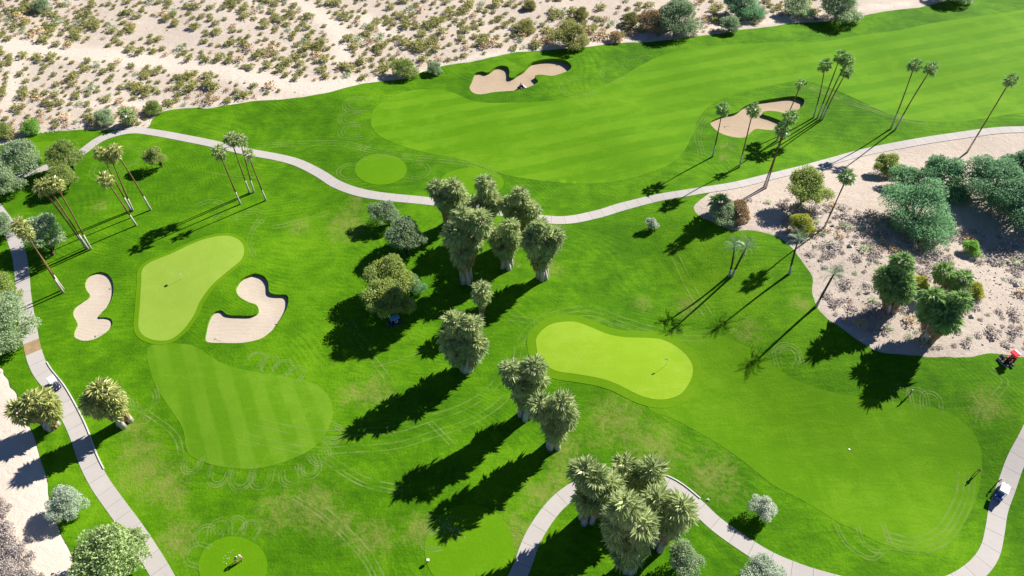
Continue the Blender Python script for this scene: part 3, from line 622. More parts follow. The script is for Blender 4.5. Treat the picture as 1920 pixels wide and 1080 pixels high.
def tree(px, rpx, kind, lab, grp=None, base_px=None, hk=1.0, n=None, name='desert_tree', cat='tree', ry=None, clear=.35, leafsize=None, sparse=.5, kind2=None):
    """crown seen at px with half width rpx; stands on its own trunk"""
    s = px_m(*px); r = rpx / s; rz = r * hk * .82; ryy = r if ry is None else r * ry
    rg = np.random.default_rng(int(px[0] * 13 + px[1])); rnd = random.Random(int(px[0] * 3 + px[1]))
    cz = rz * (.62 + clear)
    c = at1(px[0], px[1], cz); b0 = at1(*base_px) if base_px else Vector((c.x, c.y, ground(c.x, c.y))); b0.z = ground(b0.x, b0.y)
    root = tag(empty(name, b0), lab, cat, grp); cc = c - b0
    lobes = [(tuple(cc + Vector((0, 0, rz * .05))), (r * .70, ryy * .70, rz * .78)), (tuple(cc + Vector((0, 0, rz * .35))), (r * .5, ryy * .5, rz * .52))]; nl = 22 if r > 4 else (13 if r > 2.2 else 6)
    for i in range(nl):
        a = i * 2.39996 + rnd.uniform(-.3, .3); e = (-.2 if clear > .1 else -.55) + (1.5 if clear > .1 else 1.85) * ((i * .618) % 1); q = rnd.uniform(.20, .40) if nl > 6 else rnd.uniform(.30, .48); w_ = rnd.uniform(.55, .86)
        lobes.append((tuple(cc + Vector((math.cos(a) * math.cos(e) * r * w_, math.sin(a) * math.cos(e) * ryy * w_, math.sin(e) * rz * w_))), (r * q, ryy * q, rz * q)))
    b = MB(); ls = leafsize or min(.42, max(.22, r * .085))
    n = n or int(min(22000, max(1500, 46 * (r * rz) / (ls * ls * .2) * .5)))
    leaves(b, lobes, n, ls, rg, sparse)
    b.obj('crown', LEAF[kind], root)
    if kind2: 
        b = MB(); leaves(b, lobes[1:5], n // 6, ls, rg, .75); b.obj('blossom', LEAF[kind2], root)
    b = MB(); tr = max(.07, r * .055); f = Vector((cc.x * .35, cc.y * .35, max(.25, (cc.z - rz) * .9)))
    b.tube([(0, 0, -.25), tuple(f * .5), tuple(f)], [tr * 1.4, tr * 1.1, tr], 7); b.obj('trunk', M['bark'], root, True)
    for l in lobes[2:9]:
        t = Vector(l[0]); mid = f.lerp(t, .5) + Vector((rnd.uniform(-.1, .1) * r, rnd.uniform(-.1, .1) * r, .05 * r))
        MB().tube([tuple(f * .96), tuple(mid), tuple(t)], [tr * .8, tr * .5, tr * .15], 5).obj('limb', M['bark'], root, True)
    return root
tree((290, 297), 21, 'olive', 'small round olive tree alone on the left lawn', base_px=(307, 313), clear=.5)
tree((122, 295), 34, 'olive', 'flat topped olive tree overhanging the cart path', hk=.75, clear=.6, base_px=(140, 318)); tree((118, 333), 28, 'olive', 'olive tree with a pale trunk just below the path', base_px=(130, 356), hk=.8, clear=.6)
tree((40, 298), 42, 'grey', 'wide grey green tree at the foot of the left path', hk=.85); tree((8, 345), 30, 'grey', 'grey green tree tucked against the wide one beside the path', hk=.9)
tree((2, 425), 27, 'grey', 'grey green tree left of the cart path top end', hk=.9); tree((84, 438), 38, 'grey', 'airy grey green tree behind the leaning palms', base_px=(101, 480), hk=.85, sparse=.35)
tree((12, 612), 52, 'grey', 'big grey olive tree crowding the cart path by the dirt stretch', hk=1.1, ry=1.25); tree((0, 545), 34, 'olive', 'olive tree beside the big grey one at the path')
tree((721, 400), 30, 'grey', 'low wide dark green tree below the long path', hk=.75, clear=.5, base_px=(733, 424)); tree((760, 443), 38, 'grey', 'round grey green tree beside the fan palm group', hk=.95, base_px=(760, 478), clear=.5)
tree((733, 520), 43, 'olive', 'olive tree with yellow blossom left of the fan palms', hk=.9, kind2='yellow', clear=.45); tree((728, 562), 42, 'olive', 'lower olive tree with yellow tinge and a cart parked under it', hk=.9, kind2='yellow', clear=.55); tree((772, 535), 24, 'dark', 'small dark tree in shade behind the yellow tinged ones', hk=.8)
tree((1222, 420), 12, 'pale', 'tiny silver shrub tree alone on the grass below the path', hk=1.0, base_px=(1214, 434)); tree((1428, 951), 24, 'pale', 'small silver green tree beside the lower path', base_px=(1421, 975), hk=1.0, clear=.5)
tree((1282, 1048), 34, 'grey', 'dark grey green tree beside the lower palm clump', hk=1.05, sparse=.35); tree((1430, 1078), 42, 'pale', 'pale feathery tree below the lower path', hk=.7)
tree((127, 943), 34, 'pale', 'round blue green tree between sandy road and path', hk=.95, base_px=(125, 980)); tree((205, 1042), 64, 'sage', 'large rounded green tree beside the lower left path', hk=.8); tree((254, 1008), 22, 'sage', 'small green tree overlapping the path edge', hk=.8)
tree((1512, 356), 40, 'olive', 'airy olive tree on the sand just below the path', hk=1.0, sparse=.3); tree((1505, 423), 25, 'yellow', 'round yellow green bush at the tip of the sandy island', name='desert_bush', cat='bush', clear=.0)
tree((1722, 402), 70, 'blue', 'largest blue green tree in the middle of the sandy island', hk=.85, clear=-.2); tree((1768, 340), 48, 'blue', 'blue green tree behind the largest one', hk=.9, clear=-.15); tree((1700, 338), 32, 'blue', 'smaller blue green tree between the olive bush and the large trees', hk=.8, clear=.05)
tree((1664, 313), 26, 'olive', 'olive bush at the upper edge of the tree group', clear=.05); tree((1868, 352), 64, 'dark', 'dark spreading tree at the right end of the island', hk=.9, clear=-.1); tree((1925, 385), 60, 'dark', 'dark tree cut by the picture edge on the island', hk=.9, clear=.1); tree((1915, 322), 40, 'dark', 'smaller dark tree above the dark spreading pair', hk=.9)
tree((1822, 466), 16, 'green', 'small bright green bush in the open sand', name='desert_bush', cat='bush', clear=0); tree((1358, 402), 26, 'grey', 'grey bush at the lawn edge beside the low fan palm', name='desert_bush', cat='bush', clear=0); tree((1385, 398), 24, 'brown', 'brown green bush next to the grey one by the low fan palm', name='desert_bush', cat='bush', clear=0)
tree((1725, 530), 15, 'yellow', 'yellow bush between the two island palm clumps', name='desert_bush', cat='bush', clear=0); tree((1828, 545), 18, 'yellow', 'yellow bush right of the low palm pair', name='desert_bush', cat='bush', clear=0)
for px, r, k, lab in [((760, 130), 25, 'olive', 'dark olive bush where the desert meets the turf, left of the brown bunker'), ((815, 130), 16, 'grey', 'small grey bush right of the dark olive one at the desert edge'), ((1075, 70), 34, 'shrub', 'wide olive brown brush at the turf edge above the brown bunker'), ((1270, 36), 42, 'grey', 'wide grey thicket at the desert edge'), ((1222, 42), 26, 'brown', 'brown brush beside the grey thicket'),
   ((1392, 10), 38, 'blue', 'green thicket near the top of the desert edge'), ((1370, 47), 22, 'grey', 'grey brush hugging the turf edge'), ((1495, 14), 28, 'grey', 'grey tree casting a shadow on the top fairway rough'), ((1575, 16), 40, 'grey', 'broad grey tree at the top edge of the turf'), ((1790, -16), 34, 'grey', 'tree at the top edge casting shade on the fairway'),
   ((60, 238), 18, 'green', 'round green bush at the far left desert edge'), ((198, 222), 20, 'grey', 'grey bush beside the low fan palm at the path bend'), ((288, 204), 18, 'olive', 'round olive bush right of the low fan palm at the path bend'), ((5, 245), 18, 'olive', 'olive bush cut by the left picture edge'), ((1005, 66), 0.1, 'olive', ''), ((1155, 70), 14, 'brown', 'small dry bush at the turf edge beyond the wide olive brown brush'),
   ((988, 50), 18, 'shrub', 'dark round desert bush above the wide olive brown brush'), ((1090, 26), 15, 'shrub', 'round desert bush above the wide olive brown brush, farther out'), ((1184, 36), 16, 'shrub', 'round desert bush left of the brown brush'), ((995, 10), 13, 'shrub', 'round desert bush at the far side of the wash'), ((80, 12), 18, 'grey', 'grey desert bush at the far left')]:
    if r > 1: tree(px, r, k, lab, name='desert_bush', cat='bush', clear=.05, hk=.8)
for px, r in [((5, 1000), 28), ((28, 1045), 32), ((12, 1082), 34), ((-6, 950), 22), ((50, 1085), 24)]:
    tree(px, r, 'dry', 'grey dry brush along the outer side of the sandy road', 'brush beside the sandy road', name='dry_bush', cat='bush', clear=0, hk=.8)

# ------------------------------------------------------------------ desert shrubs, dry brush, rocks
def shrub_mesh(name, seed, m, n=70, flatk=.72, size=.34):
    r = np.random.default_rng(seed); b = MB(); lobes = [((0, 0, .42), (.72, .72, .5))]
    for i in range(5):
        a = 2 * math.pi * i / 5 + r.uniform(-.4, .4); lobes.append(((math.cos(a) * .5, math.sin(a) * .5, .3 + .25 * r.random()), (.42, .42, .38)))
    leaves(b, lobes, n, size, r, .35); k = len(b.F)
    for i in range(5):
        a = r.uniform(0, 6.28); b.tube([(0, 0, -.1), (math.cos(a) * .3, math.sin(a) * .3, .4)], [.03, .012], 3, False, 1)
    b.V = [(x, y, z * flatk if z > 0 else z) for x, y, z in b.V]
    return b.mesh(name, [m, M['bark']])
SHR = {'shrub': [shrub_mesh('creosote_shrub', 200 + i, LEAF['shrub'], 230) for i in range(5)], 'brown': [shrub_mesh('dry_shrub', 220 + i, LEAF['brown'], 110) for i in range(3)],
       'grey': [shrub_mesh('grey_shrub', 240 + i, LEAF['grey'], 120) for i in range(3)], 'dry': [shrub_mesh('dry_shrub', 260 + i, LEAF['dry'], 130, .6) for i in range(4)]}
def thin(P, d):
    keep = []; cell = {}
    for i, p in enumerate(P):
        c = (int(p[0] // d), int(p[1] // d))
        if any(np.hypot(*(P[j] - p)) < d for a in (-1, 0, 1) for b in (-1, 0, 1) for j in cell.get((c[0] + a, c[1] + b), ())): continue
        cell.setdefault(c, []).append(i); keep.append(i)
    return P[keep]
PXY = np.c_[RNG.uniform(-60, 1760, 30000), RNG.uniform(-45, 270, 30000)]
W = at(PXY)[:, :2]
# sample evenly over the ground, not over the picture: keep by the ground each pixel covers
dens = (np.hypot(W[:, 0], W[:, 1]) / 240) ** 3; W = W[RNG.random(len(W)) < dens]
W = W[~inside(W, turf_o)]; dt = seg_dist(W, turf_o); W = W[dt > 1.6]; dt = seg_dist(W, turf_o)
tk = np.min([seg_dist(W, pl, False) / wd for pl, wd in TRACKS], axis=0); W = W[tk > .62]
pxs = lambda P: np.c_[CX + FPX * P[:, 0] / (P[:, 1] * FV[1] + (0 - CAM_H) * FV[2]), P[:, 1]]
dn = vnoise(W, 14, 5) * .75 + vnoise(W, 5, 6) * .45 + .60 - .30 * sstep(-60, 30, W[:, 0]) - .15 * sstep(30, 120, W[:, 0])
W = W[RNG.random(len(W)) < np.clip(dn, .04, 1)]
W = thin(W, 2.1)
rad = np.clip(RNG.lognormal(.05, .5, len(W)), .3, 2.0)
edge = seg_dist(W, turf_o) < 9
kinds = np.where(RNG.random(len(W)) < np.where(edge, .5, .12), 'brown', np.where(RNG.random(len(W)) < .08, 'grey', 'shrub'))
big = np.argsort(-rad / np.hypot(W[:, 1], CAM_H))
NAMES = {'shrub': ('creosote_shrub', 'rounded olive creosote shrub dotted over the pale desert sand'), 'brown': ('dry_shrub', 'small brown dry shrub on the pale desert near the turf edge'), 'grey': ('grey_shrub', 'small grey leaved shrub scattered over the pale desert')}
rest = {k: MB() for k in NAMES}
for q, i in enumerate(big):
    k = str(kinds[i]); me = SHR[k][i % len(SHR[k])]; x, y = W[i]; z = ground(x, y); rz = RNG.uniform(0, 6.28); s = rad[i]; hz = s * RNG.uniform(.85, 1.2)
    if q < 300:
        o = link(NAMES[k][0], me); o.location = (x, y, z); o.rotation_euler = (0, 0, rz); o.scale = (s, s * RNG.uniform(.8, 1.15), hz)
        tag(o, NAMES[k][1], 'shrub', 'shrubs of the open desert, ' + k)
    else:
        V = np.array([v.co for v in me.vertices]); C, S = math.cos(rz), math.sin(rz)
        V = np.c_[(V[:, 0] * C - V[:, 1] * S) * s + x, (V[:, 0] * S + V[:, 1] * C) * s + y, V[:, 2] * hz + z]
        rest[k].add(V.tolist(), [tuple(p.vertices) for p in me.polygons])
for k in rest:
    if rest[k].F: tag(rest[k].obj('desert_scrub', LEAF[k]), 'remaining small %s scrub spread over the far desert' % {'shrub': 'olive', 'brown': 'brown', 'grey': 'grey'}[k], 'scrub', kind='stuff')
# low brush on the sandy island
isl_in = at([(1470, 400), (1460, 430), (1500, 480), (1530, 540), (1560, 590), (1620, 635), (1700, 655), (1925, 655), (1960, 560), (1960, 420), (1800, 430), (1650, 400), (1560, 385), (1480, 375), (1400, 375)])[:, :2]
lo, hi = isl_in.min(0), isl_in.max(0); G = RNG.uniform(lo, hi, (2600, 2)); G = G[inside(G, isl_in) & inside(G, isl_o)]; G = G[seg_dist(G, isl_o) > 1.8]
shade = inside(G, at([(1560, 590), (1600, 520), (1700, 590), (1740, 640), (1700, 660), (1620, 640)])[:, :2])
clear = inside(G, at([(1740, 450), (1800, 430), (1880, 470), (1900, 560), (1850, 640), (1800, 640), (1830, 560), (1790, 480)])[:, :2])
dn = vnoise(G, 6, 21) * .6 + .55; dn[shade] -= .3; dn[clear] -= .3; G = thin(G[RNG.random(len(G)) < np.clip(dn, .02, 1)], 1.25)[:300]
for i, (x, y) in enumerate(G):
    k = 'dry' if RNG.random() < .72 else ('brown' if RNG.random() < .6 else 'grey'); me = SHR[k][i % 3]; s = float(np.clip(RNG.lognormal(-.1, .35), .4, 1.6))
    o = link('dry_shrub', me); o.location = (x, y, ground(x, y)); o.rotation_euler = (0, 0, RNG.uniform(0, 6.28)); o.scale = (s, s * RNG.uniform(.8, 1.2), s * .85)
    tag(o, {'dry': 'grey leafless brush on the sandy island', 'brown': 'brown dry brush on the sandy island', 'grey': 'grey green low shrub on the sandy island'}[k], 'shrub', 'brush on the sandy island, ' + k)
M['rock'] = plain('desert rock', (.46, .42, .39), .9, .15, .3, 1.5)
def rock_pts(r, s):
    V = r.normal(size=(10, 3)); V /= np.linalg.norm(V, axis=1)[:, None]; V *= r.uniform(.7, 1.1, (10, 1)) * np.array([1, .8, .6]) * s; return V
import bmesh
def rock_mesh(seed, s=1.0):
    r = np.random.default_rng(seed); bm = bmesh.new()
    for v in rock_pts(r, s): bm.verts.new(v)
    bmesh.ops.convex_hull(bm, input=bm.verts); me = bpy.data.meshes.new('rock'); bm.to_mesh(me); bm.free(); me.materials.append(M['rock']); return me
ROCK = [rock_mesh(i) for i in range(6)]
rb = MB()
def scatter_rocks(pts, sz):
    for x, y in pts:
        me = ROCK[RNG.integers(6)]; s = RNG.uniform(*sz) * RNG.uniform(.6, 1.4); a = RNG.uniform(0, 6.28); C, S = math.cos(a), math.sin(a); V = np.array([v.co for v in me.vertices]) * s; z = ground(x, y)
        rb.add(np.c_[V[:, 0] * C - V[:, 1] * S + x, V[:, 0] * S + V[:, 1] * C + y, V[:, 2] + z + s * .15].tolist(), [tuple(p.vertices) for p in me.polygons])
Gr = RNG.uniform(lo, hi, (5000, 2)); Gr = Gr[inside(Gr, isl_in) & inside(Gr, isl_o)]; Gr = Gr[seg_dist(Gr, isl_o) > .6]; Gr = Gr[RNG.random(len(Gr)) < np.clip(vnoise(Gr, 5, 33) * .6 + .3, .03, 1)][:1400]
scatter_rocks(Gr, (.08, .24))
dd = at(np.c_[RNG.uniform(-40, 1700, 1500), RNG.uniform(-20, 240, 1500)])[:, :2]; dd = dd[~inside(dd, turf_o)]; scatter_rocks(dd[:500], (.08, .25))
line = resample(at([(75, 250), (130, 241), (170, 236), (190, 240), (230, 237), (260, 238), (280, 232)])[:, :2], .35, False); scatter_rocks(line + RNG.normal(size=line.shape) * .35, (.14, .32))
tag(rb.obj('loose_rocks', M['rock']), 'loose pale stones strewn over the bare sandy ground', 'stones', kind='stuff')
for px, s, lab in [((1593, 462), .75, 'pale boulder on the sandy island near the dry brush'), ((1627, 550), .7, 'boulder in the palm shade on the sandy island'), ((1765, 621), .8, 'pale boulder at the foot of the right island palm clump'), ((1821, 594), .7, 'grey boulder alone in the sand right of the island palms'), ((1560, 423), .6, 'boulder beside the slender palm in dry brush'), ((1905, 535), .8, 'boulder among grey brush at the right of the island'), ((1326, 937), .42, 'white stone marker on the lawn above the lower path'), ((1692, 480), 1.3, 'dark boulder behind the left island palm clump')]:
    o = link('boulder', ROCK[int(px[0]) % 6].copy()); c = at1(*px); o.location = c + Vector((0, 0, s * .2)); o.scale = (s, s, s); tag(o, lab, 'boulder')

# ------------------------------------------------------------------ mower tracks on the turf, divots
def track_mat():
    m, t, b = mat('flattened mower track'); soft(b, .9, .1); p = pos(t); b.inputs['Base Color'].default_value = (.26, .36, .10, 1)
    tr = node(t, 'ShaderNodeBsdfTransparent'); mx = node(t, 'ShaderNodeMixShader'); f = math_(t, 'MULTIPLY', remap(t, noise(t, p, .35, 4, .7), .34, .72), .5)
    t.links.new(f, mx.inputs[0]); t.links.new(tr.outputs[0], mx.inputs[1]); t.links.new(b.outputs[0], mx.inputs[2]); t.links.new(mx.outputs[0], t.nodes['Material Output'].inputs['Surface']); return m
M['track'] = track_mat()
tb = MB()
def ribbon(c, wd):
    if len(c) < 3: return
    n = normals(c, False); a = c + n * wd / 2; b = c - n * wd / 2; z = H(c) + .095
    V = np.vstack([np.c_[a, z], np.c_[b, z]]).tolist(); k = len(c); tb.add(V, [(i, i + 1, k + i + 1, k + i) for i in range(k - 1)])
def marks(px, offs=(0,), wd=.28):
    c = resample(smooth(at(px)[:, :2], False, 8), .8, False); n = normals(c, False)
    for o in offs: ribbon(c + n * o, wd)
def loop(px, rpx, ang, n=3, span=185):
    c = np.array(at1(*px))[:2]; r0 = 1.3 * rpx / px_m(*px)
    for k in range(n):
        r = r0 * (1 - .24 * k) * RNG.uniform(.95, 1.05); a = np.radians(np.linspace(ang - span / 2, ang + span / 2, 22) + RNG.uniform(-8, 8))
        q = np.c_[np.cos(a), np.sin(a)] * r; dv_ = np.array([math.cos(R(ang)), math.sin(R(ang))]) * r * RNG.uniform(.5, 1.3); u_ = np.linspace(1, .15, 5)[:, None]
        ribbon(c + np.vstack([q[0] - dv_ * u_, q, (q[-1] - dv_ * u_)[::-1]]), .26)
marks([(480, 790), (540, 805), (597, 814), (660, 811), (740, 805), (800, 787), (865, 765), (910, 738), (935, 712)], (-.6, .7, 2.6, 3.8), .24)
marks([(613, 850), (667, 886), (707, 902), (760, 912)], (0, .9, 1.5)); marks([(660, 600), (690, 650), (735, 712)], (0, 1.1)); marks([(700, 690), (760, 672), (800, 655)], (0,)); marks([(810, 790), (850, 830)], (0, .8))
marks([(1268, 470), (1300, 535), (1335, 590)], (0, 1.6), .3); marks([(960, 690), (970, 640), (1000, 603), (1050, 582), (1110, 576), (1180, 600), (1250, 618), (1330, 620)], (0, 1.2, 2.4)); marks([(955, 592), (990, 597), (1015, 606)], (0, 1.2))
marks([(480, 272), (560, 268), (640, 268), (700, 281), (760, 292), (850, 300), (900, 309), (945, 330)], (-.5, .4, 1.4)); marks([(1838, 900), (1832, 950), (1805, 1005), (1770, 1037), (1720, 1048), (1660, 1034)], (.8, 1.6, 2.3, 3.2), .3)
marks([(1570, 985), (1590, 1020), (1630, 1045), (1650, 1035)], (0, .5)); marks([(1860, 690), (1890, 720), (1850, 770), (1840, 800)], (0, 1.0)); marks([(1440, 665), (1475, 650), (1500, 665), (1490, 700)], (0, .8)); marks([(490, 410), (470, 450), (480, 480)], (0, .7))
marks([(1520, 160), (1600, 190), (1680, 215), (1740, 230)], (0, 1.2, 2.0), .5); marks([(1310, 290), (1302, 250), (1318, 220)], (0, .8, 1.5)); marks([(620, 400), (560, 420), (510, 430)], (0, 1.0)); marks([(240, 760), (275, 770), (330, 810), (345, 850)], (0, .8)); marks([(560, 920), (620, 960), (690, 1030), (720, 1080)], (0, 1.0, 1.6)); marks([(380, 320), (430, 330), (520, 335)], (0,))
for px, r, a, n in [((360, 872), 15, -90, 3), ((410, 893), 18, -90, 3), ((453, 900), 18, -90, 3), ((490, 898), 17, -85, 3), ((547, 892), 18, -75, 3), ((580, 878), 17, -60, 3), ((600, 855), 16, -50, 3), ((628, 815), 16, -20, 3), ((482, 675), 15, 80, 2), ((505, 682), 14, 75, 2), ((532, 690), 15, 70, 2), ((555, 700), 13, 65, 2),
   ((273, 752), 20, -60, 3), ((385, 1005), 17, 130, 2), ((412, 993), 17, 105, 2), ((440, 990), 17, 90, 2), ((470, 993), 15, 70, 2), ((368, 1040), 17, 165, 2), ((668, 196), 20, 170, 3), ((660, 222), 20, 175, 3), ((660, 246), 20, 185, 3), ((698, 283), 22, 230, 3), ((780, 320), 20, -20, 2), ((655, 322), 18, 190, 2), ((390, 395), 24, 60, 2), ((470, 410), 20, 60, 3), ((205, 318), 26, 230, 3), ((235, 295), 24, 30, 2), ((110, 285), 28, 60, 2),
   ((1475, 665), 20, 90, 3), ((1640, 1010), 22, -90, 2), ((815, 985), 15, 180, 3), ((808, 1015), 15, 190, 3), ((1195, 122), 22, 190, 2), ((1150, 140), 20, 200, 2), ((1080, 165), 24, 200, 2), ((1720, 745), 15, 80, 2), ((1745, 752), 15, 75, 2), ((1690, 740), 15, 85, 2), ((1130, 612), 13, 85, 2), ((1165, 622), 13, 80, 2), ((1200, 628), 12, 80, 2)]:
    loop(px, r, a, n)
o = tb.obj('mower_tracks', M['track'], turf); tag(o, kind='stuff')
M['divot'] = plain('divot sand', (.55, .56, .35), .9, .1)
db = MB()
for cx, cy, sx, sy, n in [(840, 985, 22, 17, 70), (850, 1000, 22, 12, 40), (425, 1045, 14, 14, 12), (1100, 930, 1, 1, 0)]:
    for _ in range(n):
        p = at1(cx + RNG.normal() * sx * .55, cy + RNG.normal() * sy * .55); s = RNG.uniform(.035, .085); a = RNG.uniform(0, 6)
        db.add([(p.x + math.cos(a + k * 1.05) * s * RNG.uniform(.6, 1.1), p.y + math.sin(a + k * 1.05) * s * RNG.uniform(.6, 1.1), p.z + .14) for k in range(6)], [tuple(range(6))])
tag(db.obj('sand_filled_divots', M['divot']), 'pale sand filled divots scattered on the tees', 'divots', kind='stuff')

# ------------------------------------------------------------------ vehicles
C_ = lambda n, c, r=.35, sp=.5, me=0.0: plain(n, c, r, sp, .06, 4, me)
M['white'] = C_('white plastic', (.80, .80, .79)); M['blue'] = C_('blue paint', (.02, .045, .35)); M['navy'] = C_('navy paint', (.015, .02, .10)); M['red'] = C_('red paint', (.58, .03, .045), .75, .12); M['black'] = C_('black rubber', (.015, .015, .017), .7, .3)
M['steel'] = C_('grey steel', (.35, .36, .38), .35, .5, .8); M['seat'] = C_('grey vinyl', (.45, .44, .42), .6); M['skyblue'] = C_('pale blue roof', (.20, .42, .70)); M['tan'] = C_('tan bag', (.4, .3, .2), .7)
def glass_mat():
    m, t, b = mat('clear windscreen'); b.inputs['Base Color'].default_value = (.8, .85, .9, 1); b.inputs['Roughness'].default_value = .05; b.inputs['Transmission Weight'].default_value = .95; b.inputs['IOR'].default_value = 1.1; return m
M['glass'] = glass_mat()
def heading(a, b):
    d = at1(*b) - at1(*a); return math.atan2(d.y, d.x)
def wheel(root, c, r, wd):
    t = MB().wheel(c, r, wd).obj('wheel', M['black'], root, True); MB().wheel(c, r * .55, wd + .02, n=10).obj('rim', M['steel'], t)
def golf_cart(px, hd, lab, body, roof):
    root = tag(empty('golf_cart', at1(*px) + Vector((0, 0, .10)), hd), lab, 'golf cart', 'golf carts')
    b = MB(); b.box((0, 0, .34), (2.3, 1.15, .22), bev=.06); b.box((.98, 0, .58), (.62, 1.08, .40), bev=.12, taper=.82); b.box((-.42, 0, .55), (.75, 1.12, .30), bev=.05); b.box((-.98, 0, .60), (.38, 1.05, .36), bev=.05); b.obj('body', M[body], root)
    MB().box((-.30, 0, .77), (.56, 1.05, .14), bev=.05).obj('seat', M['seat'], root); MB().box((-.60, 0, 1.05), (.12, 1.05, .42), bev=.04).obj('backrest', M['seat'], root)
    MB().box((-.18, 0, 1.86), (1.75, 1.22, .07), bev=.08, taper=.97).obj('roof', M[roof], root)
    for x, y, xx in ((.66, .52, .55), (.66, -.52, .55), (-.92, .52, -.95), (-.92, -.52, -.95)): MB().tube([(x, y, .70), (xx, y, 1.84)], .022, 6).obj('roof_post', M['steel'], root)
    MB().add([(.70, -.5, .78), (.70, .5, .78), (.60, .5, 1.75), (.60, -.5, 1.75), (.72, -.5, .78), (.72, .5, .78), (.62, .5, 1.75), (.62, -.5, 1.75)], [(3, 2, 1, 0), (4, 5, 6, 7), (0, 1, 5, 4), (2, 3, 7, 6), (1, 2, 6, 5), (3, 0, 4, 7)]).obj('windscreen', M['glass'], root)
    st = [(.36 + .05 * math.cos(a), .27 + .17 * math.cos(a), 1.0 + .16 * math.sin(a)) for a in np.linspace(0, 2 * math.pi, 13)]
    MB().tube(st, .015, 5, False).tube([(.36, .27, 1.0), (.6, .27, .75)], .02, 5).obj('steering_wheel', M['black'], root)
    for x in (.78, -.78):
        for y in (.52, -.52): wheel(root, (x, y, .23), .23, .18)
    for y in (.25, -.25): MB().box((1.30, y, .58), (.03, .2, .09)).obj('headlight', M['white'], root)
    for y, m in ((.26, 'navy'), (-.26, 'tan')):
        g = MB().tube([(-1.2, y, .55), (-1.25, y, 1.3)], [.13, .14], 10).obj('golf_bag', M[m], root)
        cl = MB()
        for k in range(5): cl.tube([(-1.25 + .06 * math.cos(k * 1.26), y + .06 * math.sin(k * 1.26), 1.28), (-1.27 + .09 * math.cos(k * 1.26), y + .09 * math.sin(k * 1.26), 1.6)], [.012, .035], 5)
        cl.obj('clubs', M['steel'], g)
    return root
h1 = heading((1888, 905), (1870, 955)); golf_cart((1872, 928), h1, 'white roofed golf cart with blue body on the right cart path', 'blue', 'white')
h2 = heading((96, 718), (116, 748)); golf_cart((107, 724), h2, 'white roofed dark golf cart driven along the kerbed left path', 'navy', 'white')
golf_cart((740, 608), heading((735, 600), (700, 615)), 'pale blue roofed golf cart parked in shade under the olive tree', 'navy', 'skyblue')
def mower(px, hd):
    root = tag(empty('ride_on_mower', at1(*px) + Vector((0, 0, .06)), hd), 'red canopied ride-on mower working at the sandy island edge', 'mower')
    b = MB(); b.box((-.45, 0, .62), (1.5, .95, .35), bev=.06); b.box((-.95, 0, .95), (.75, .9, .35), bev=.1, taper=.85); b.obj('chassis', M['red'], root)
    b = MB(); b.box((.45, 0, .55), (.9, .7, .12), bev=.03); b.obj('foot_deck', M['black'], root)
    MB().box((-.15, 0, .88), (.5, .5, .14), bev=.05).box((-.42, 0, 1.15), (.12, .5, .45), bev=.04).obj('seat', M['black'], root)
    MB().box((-.35, 0, 2.05), (1.35, 1.35, .09), bev=.12, taper=.92).obj('canopy', M['red'], root); MB().box((-.93, 0, 2.105), (.16, 1.1, .03), bev=.01).obj('canopy_panel', M['white'], root)
    for y in (.5, -.5): MB().tube([(-.75, y, .8), (-.75, y, 2.02)], .03, 6).obj('canopy_post', M['black'], root)
    MB().tube([(.55, 0, .6), (.35, 0, 1.1)], .025, 6).tube([(.34 + .0 * k, .18 * math.cos(k * .5236), 1.1 + .18 * math.sin(k * .5236)) for k in range(13)], .017, 5, False).obj('steering_wheel', M['black'], root)
    for x, y in ((1.25, .72), (1.25, -.72), (1.35, 0), (.1, 1.05), (.1, -1.05)):
        k = MB().box((x, y, .28), (.42, .68, .2), bev=.05).obj('reel_unit', M['black'], root); MB().tube([(x + .26, y - .33, .16), (x + .26, y + .33, .16)], .09, 8).obj('roller', M['steel'], k); MB().tube([(x, y * .85, .38), (.5, y * .3, .55)], .04, 6).obj('lift_arm', M['red'], k)
    wheel(root, (.62, .58, .36), .36, .3); wheel(root, (.62, -.58, .36), .36, .3); wheel(root, (-1.05, .45, .28), .28, .22); wheel(root, (-1.05, -.45, .28), .28, .22)
    return root
mower_root = mower((1889, 677), heading((1895, 668), (1875, 676)))
def raker(px, hd, z):
    root = tag(empty('bunker_raking_machine', at1(*px) - Vector((0, 0, z)), hd), 'small dark three wheeled raking machine in the brown bunker', 'rake machine')
    b = MB(); b.box((-.1, 0, .5), (1.2, .6, .28), bev=.06); b.box((-.45, 0, .75), (.55, .6, .25), bev=.06); b.obj('body', M['navy'], root)
    MB().box((-.1, 0, .72), (.4, .42, .12), bev=.04).obj('seat', M['black'], root); MB().tube([(.6, 0, .5), (.45, 0, 1.0)], .03, 6).tube([(.45, -.3, 1.02), (.45, .3, 1.02)], .02, 5).obj('handlebar', M['steel'], root)
    wheel(root, (.7, 0, .32), .32, .35); wheel(root, (-.5, .55, .32), .32, .4); wheel(root, (-.5, -.55, .32), .32, .4)
    k = MB().box((-1.25, 0, .22), (.3, 1.9, .12), bev=.03).obj('rake_bar', M['white'], root)
    t = MB()
    for i in range(15): t.tube([(-1.35, -.9 + i * .128, .2), (-1.45, -.9 + i * .128, .02)], .012, 4)
    t.obj('tines', M['steel'], k); MB().tube([(-.6, 0, .45), (-1.2, 0, .26)], .04, 6).obj('tow_arm', M['black'], root); return root
def bunk_z(i, px):
    lab, mk, d0, D, _ = BUNK[i]; o = bunk_o[i]; q = o @ np.array([sd[0] * .55, sd[1]]); p = np.array(at1(*px))[:2]; s = (p @ np.array([sd[0] * .55, sd[1]]) - q.min()) / (q.max() - q.min())
    e = sstep(0, 2.2, seg_dist([p], o))[0]; return d0 + D * (.25 + .75 * s) * (.72 + .28 * e)
rk = raker((976, 161), heading((976, 161), (960, 166)), bunk_z(0, (976, 161)))

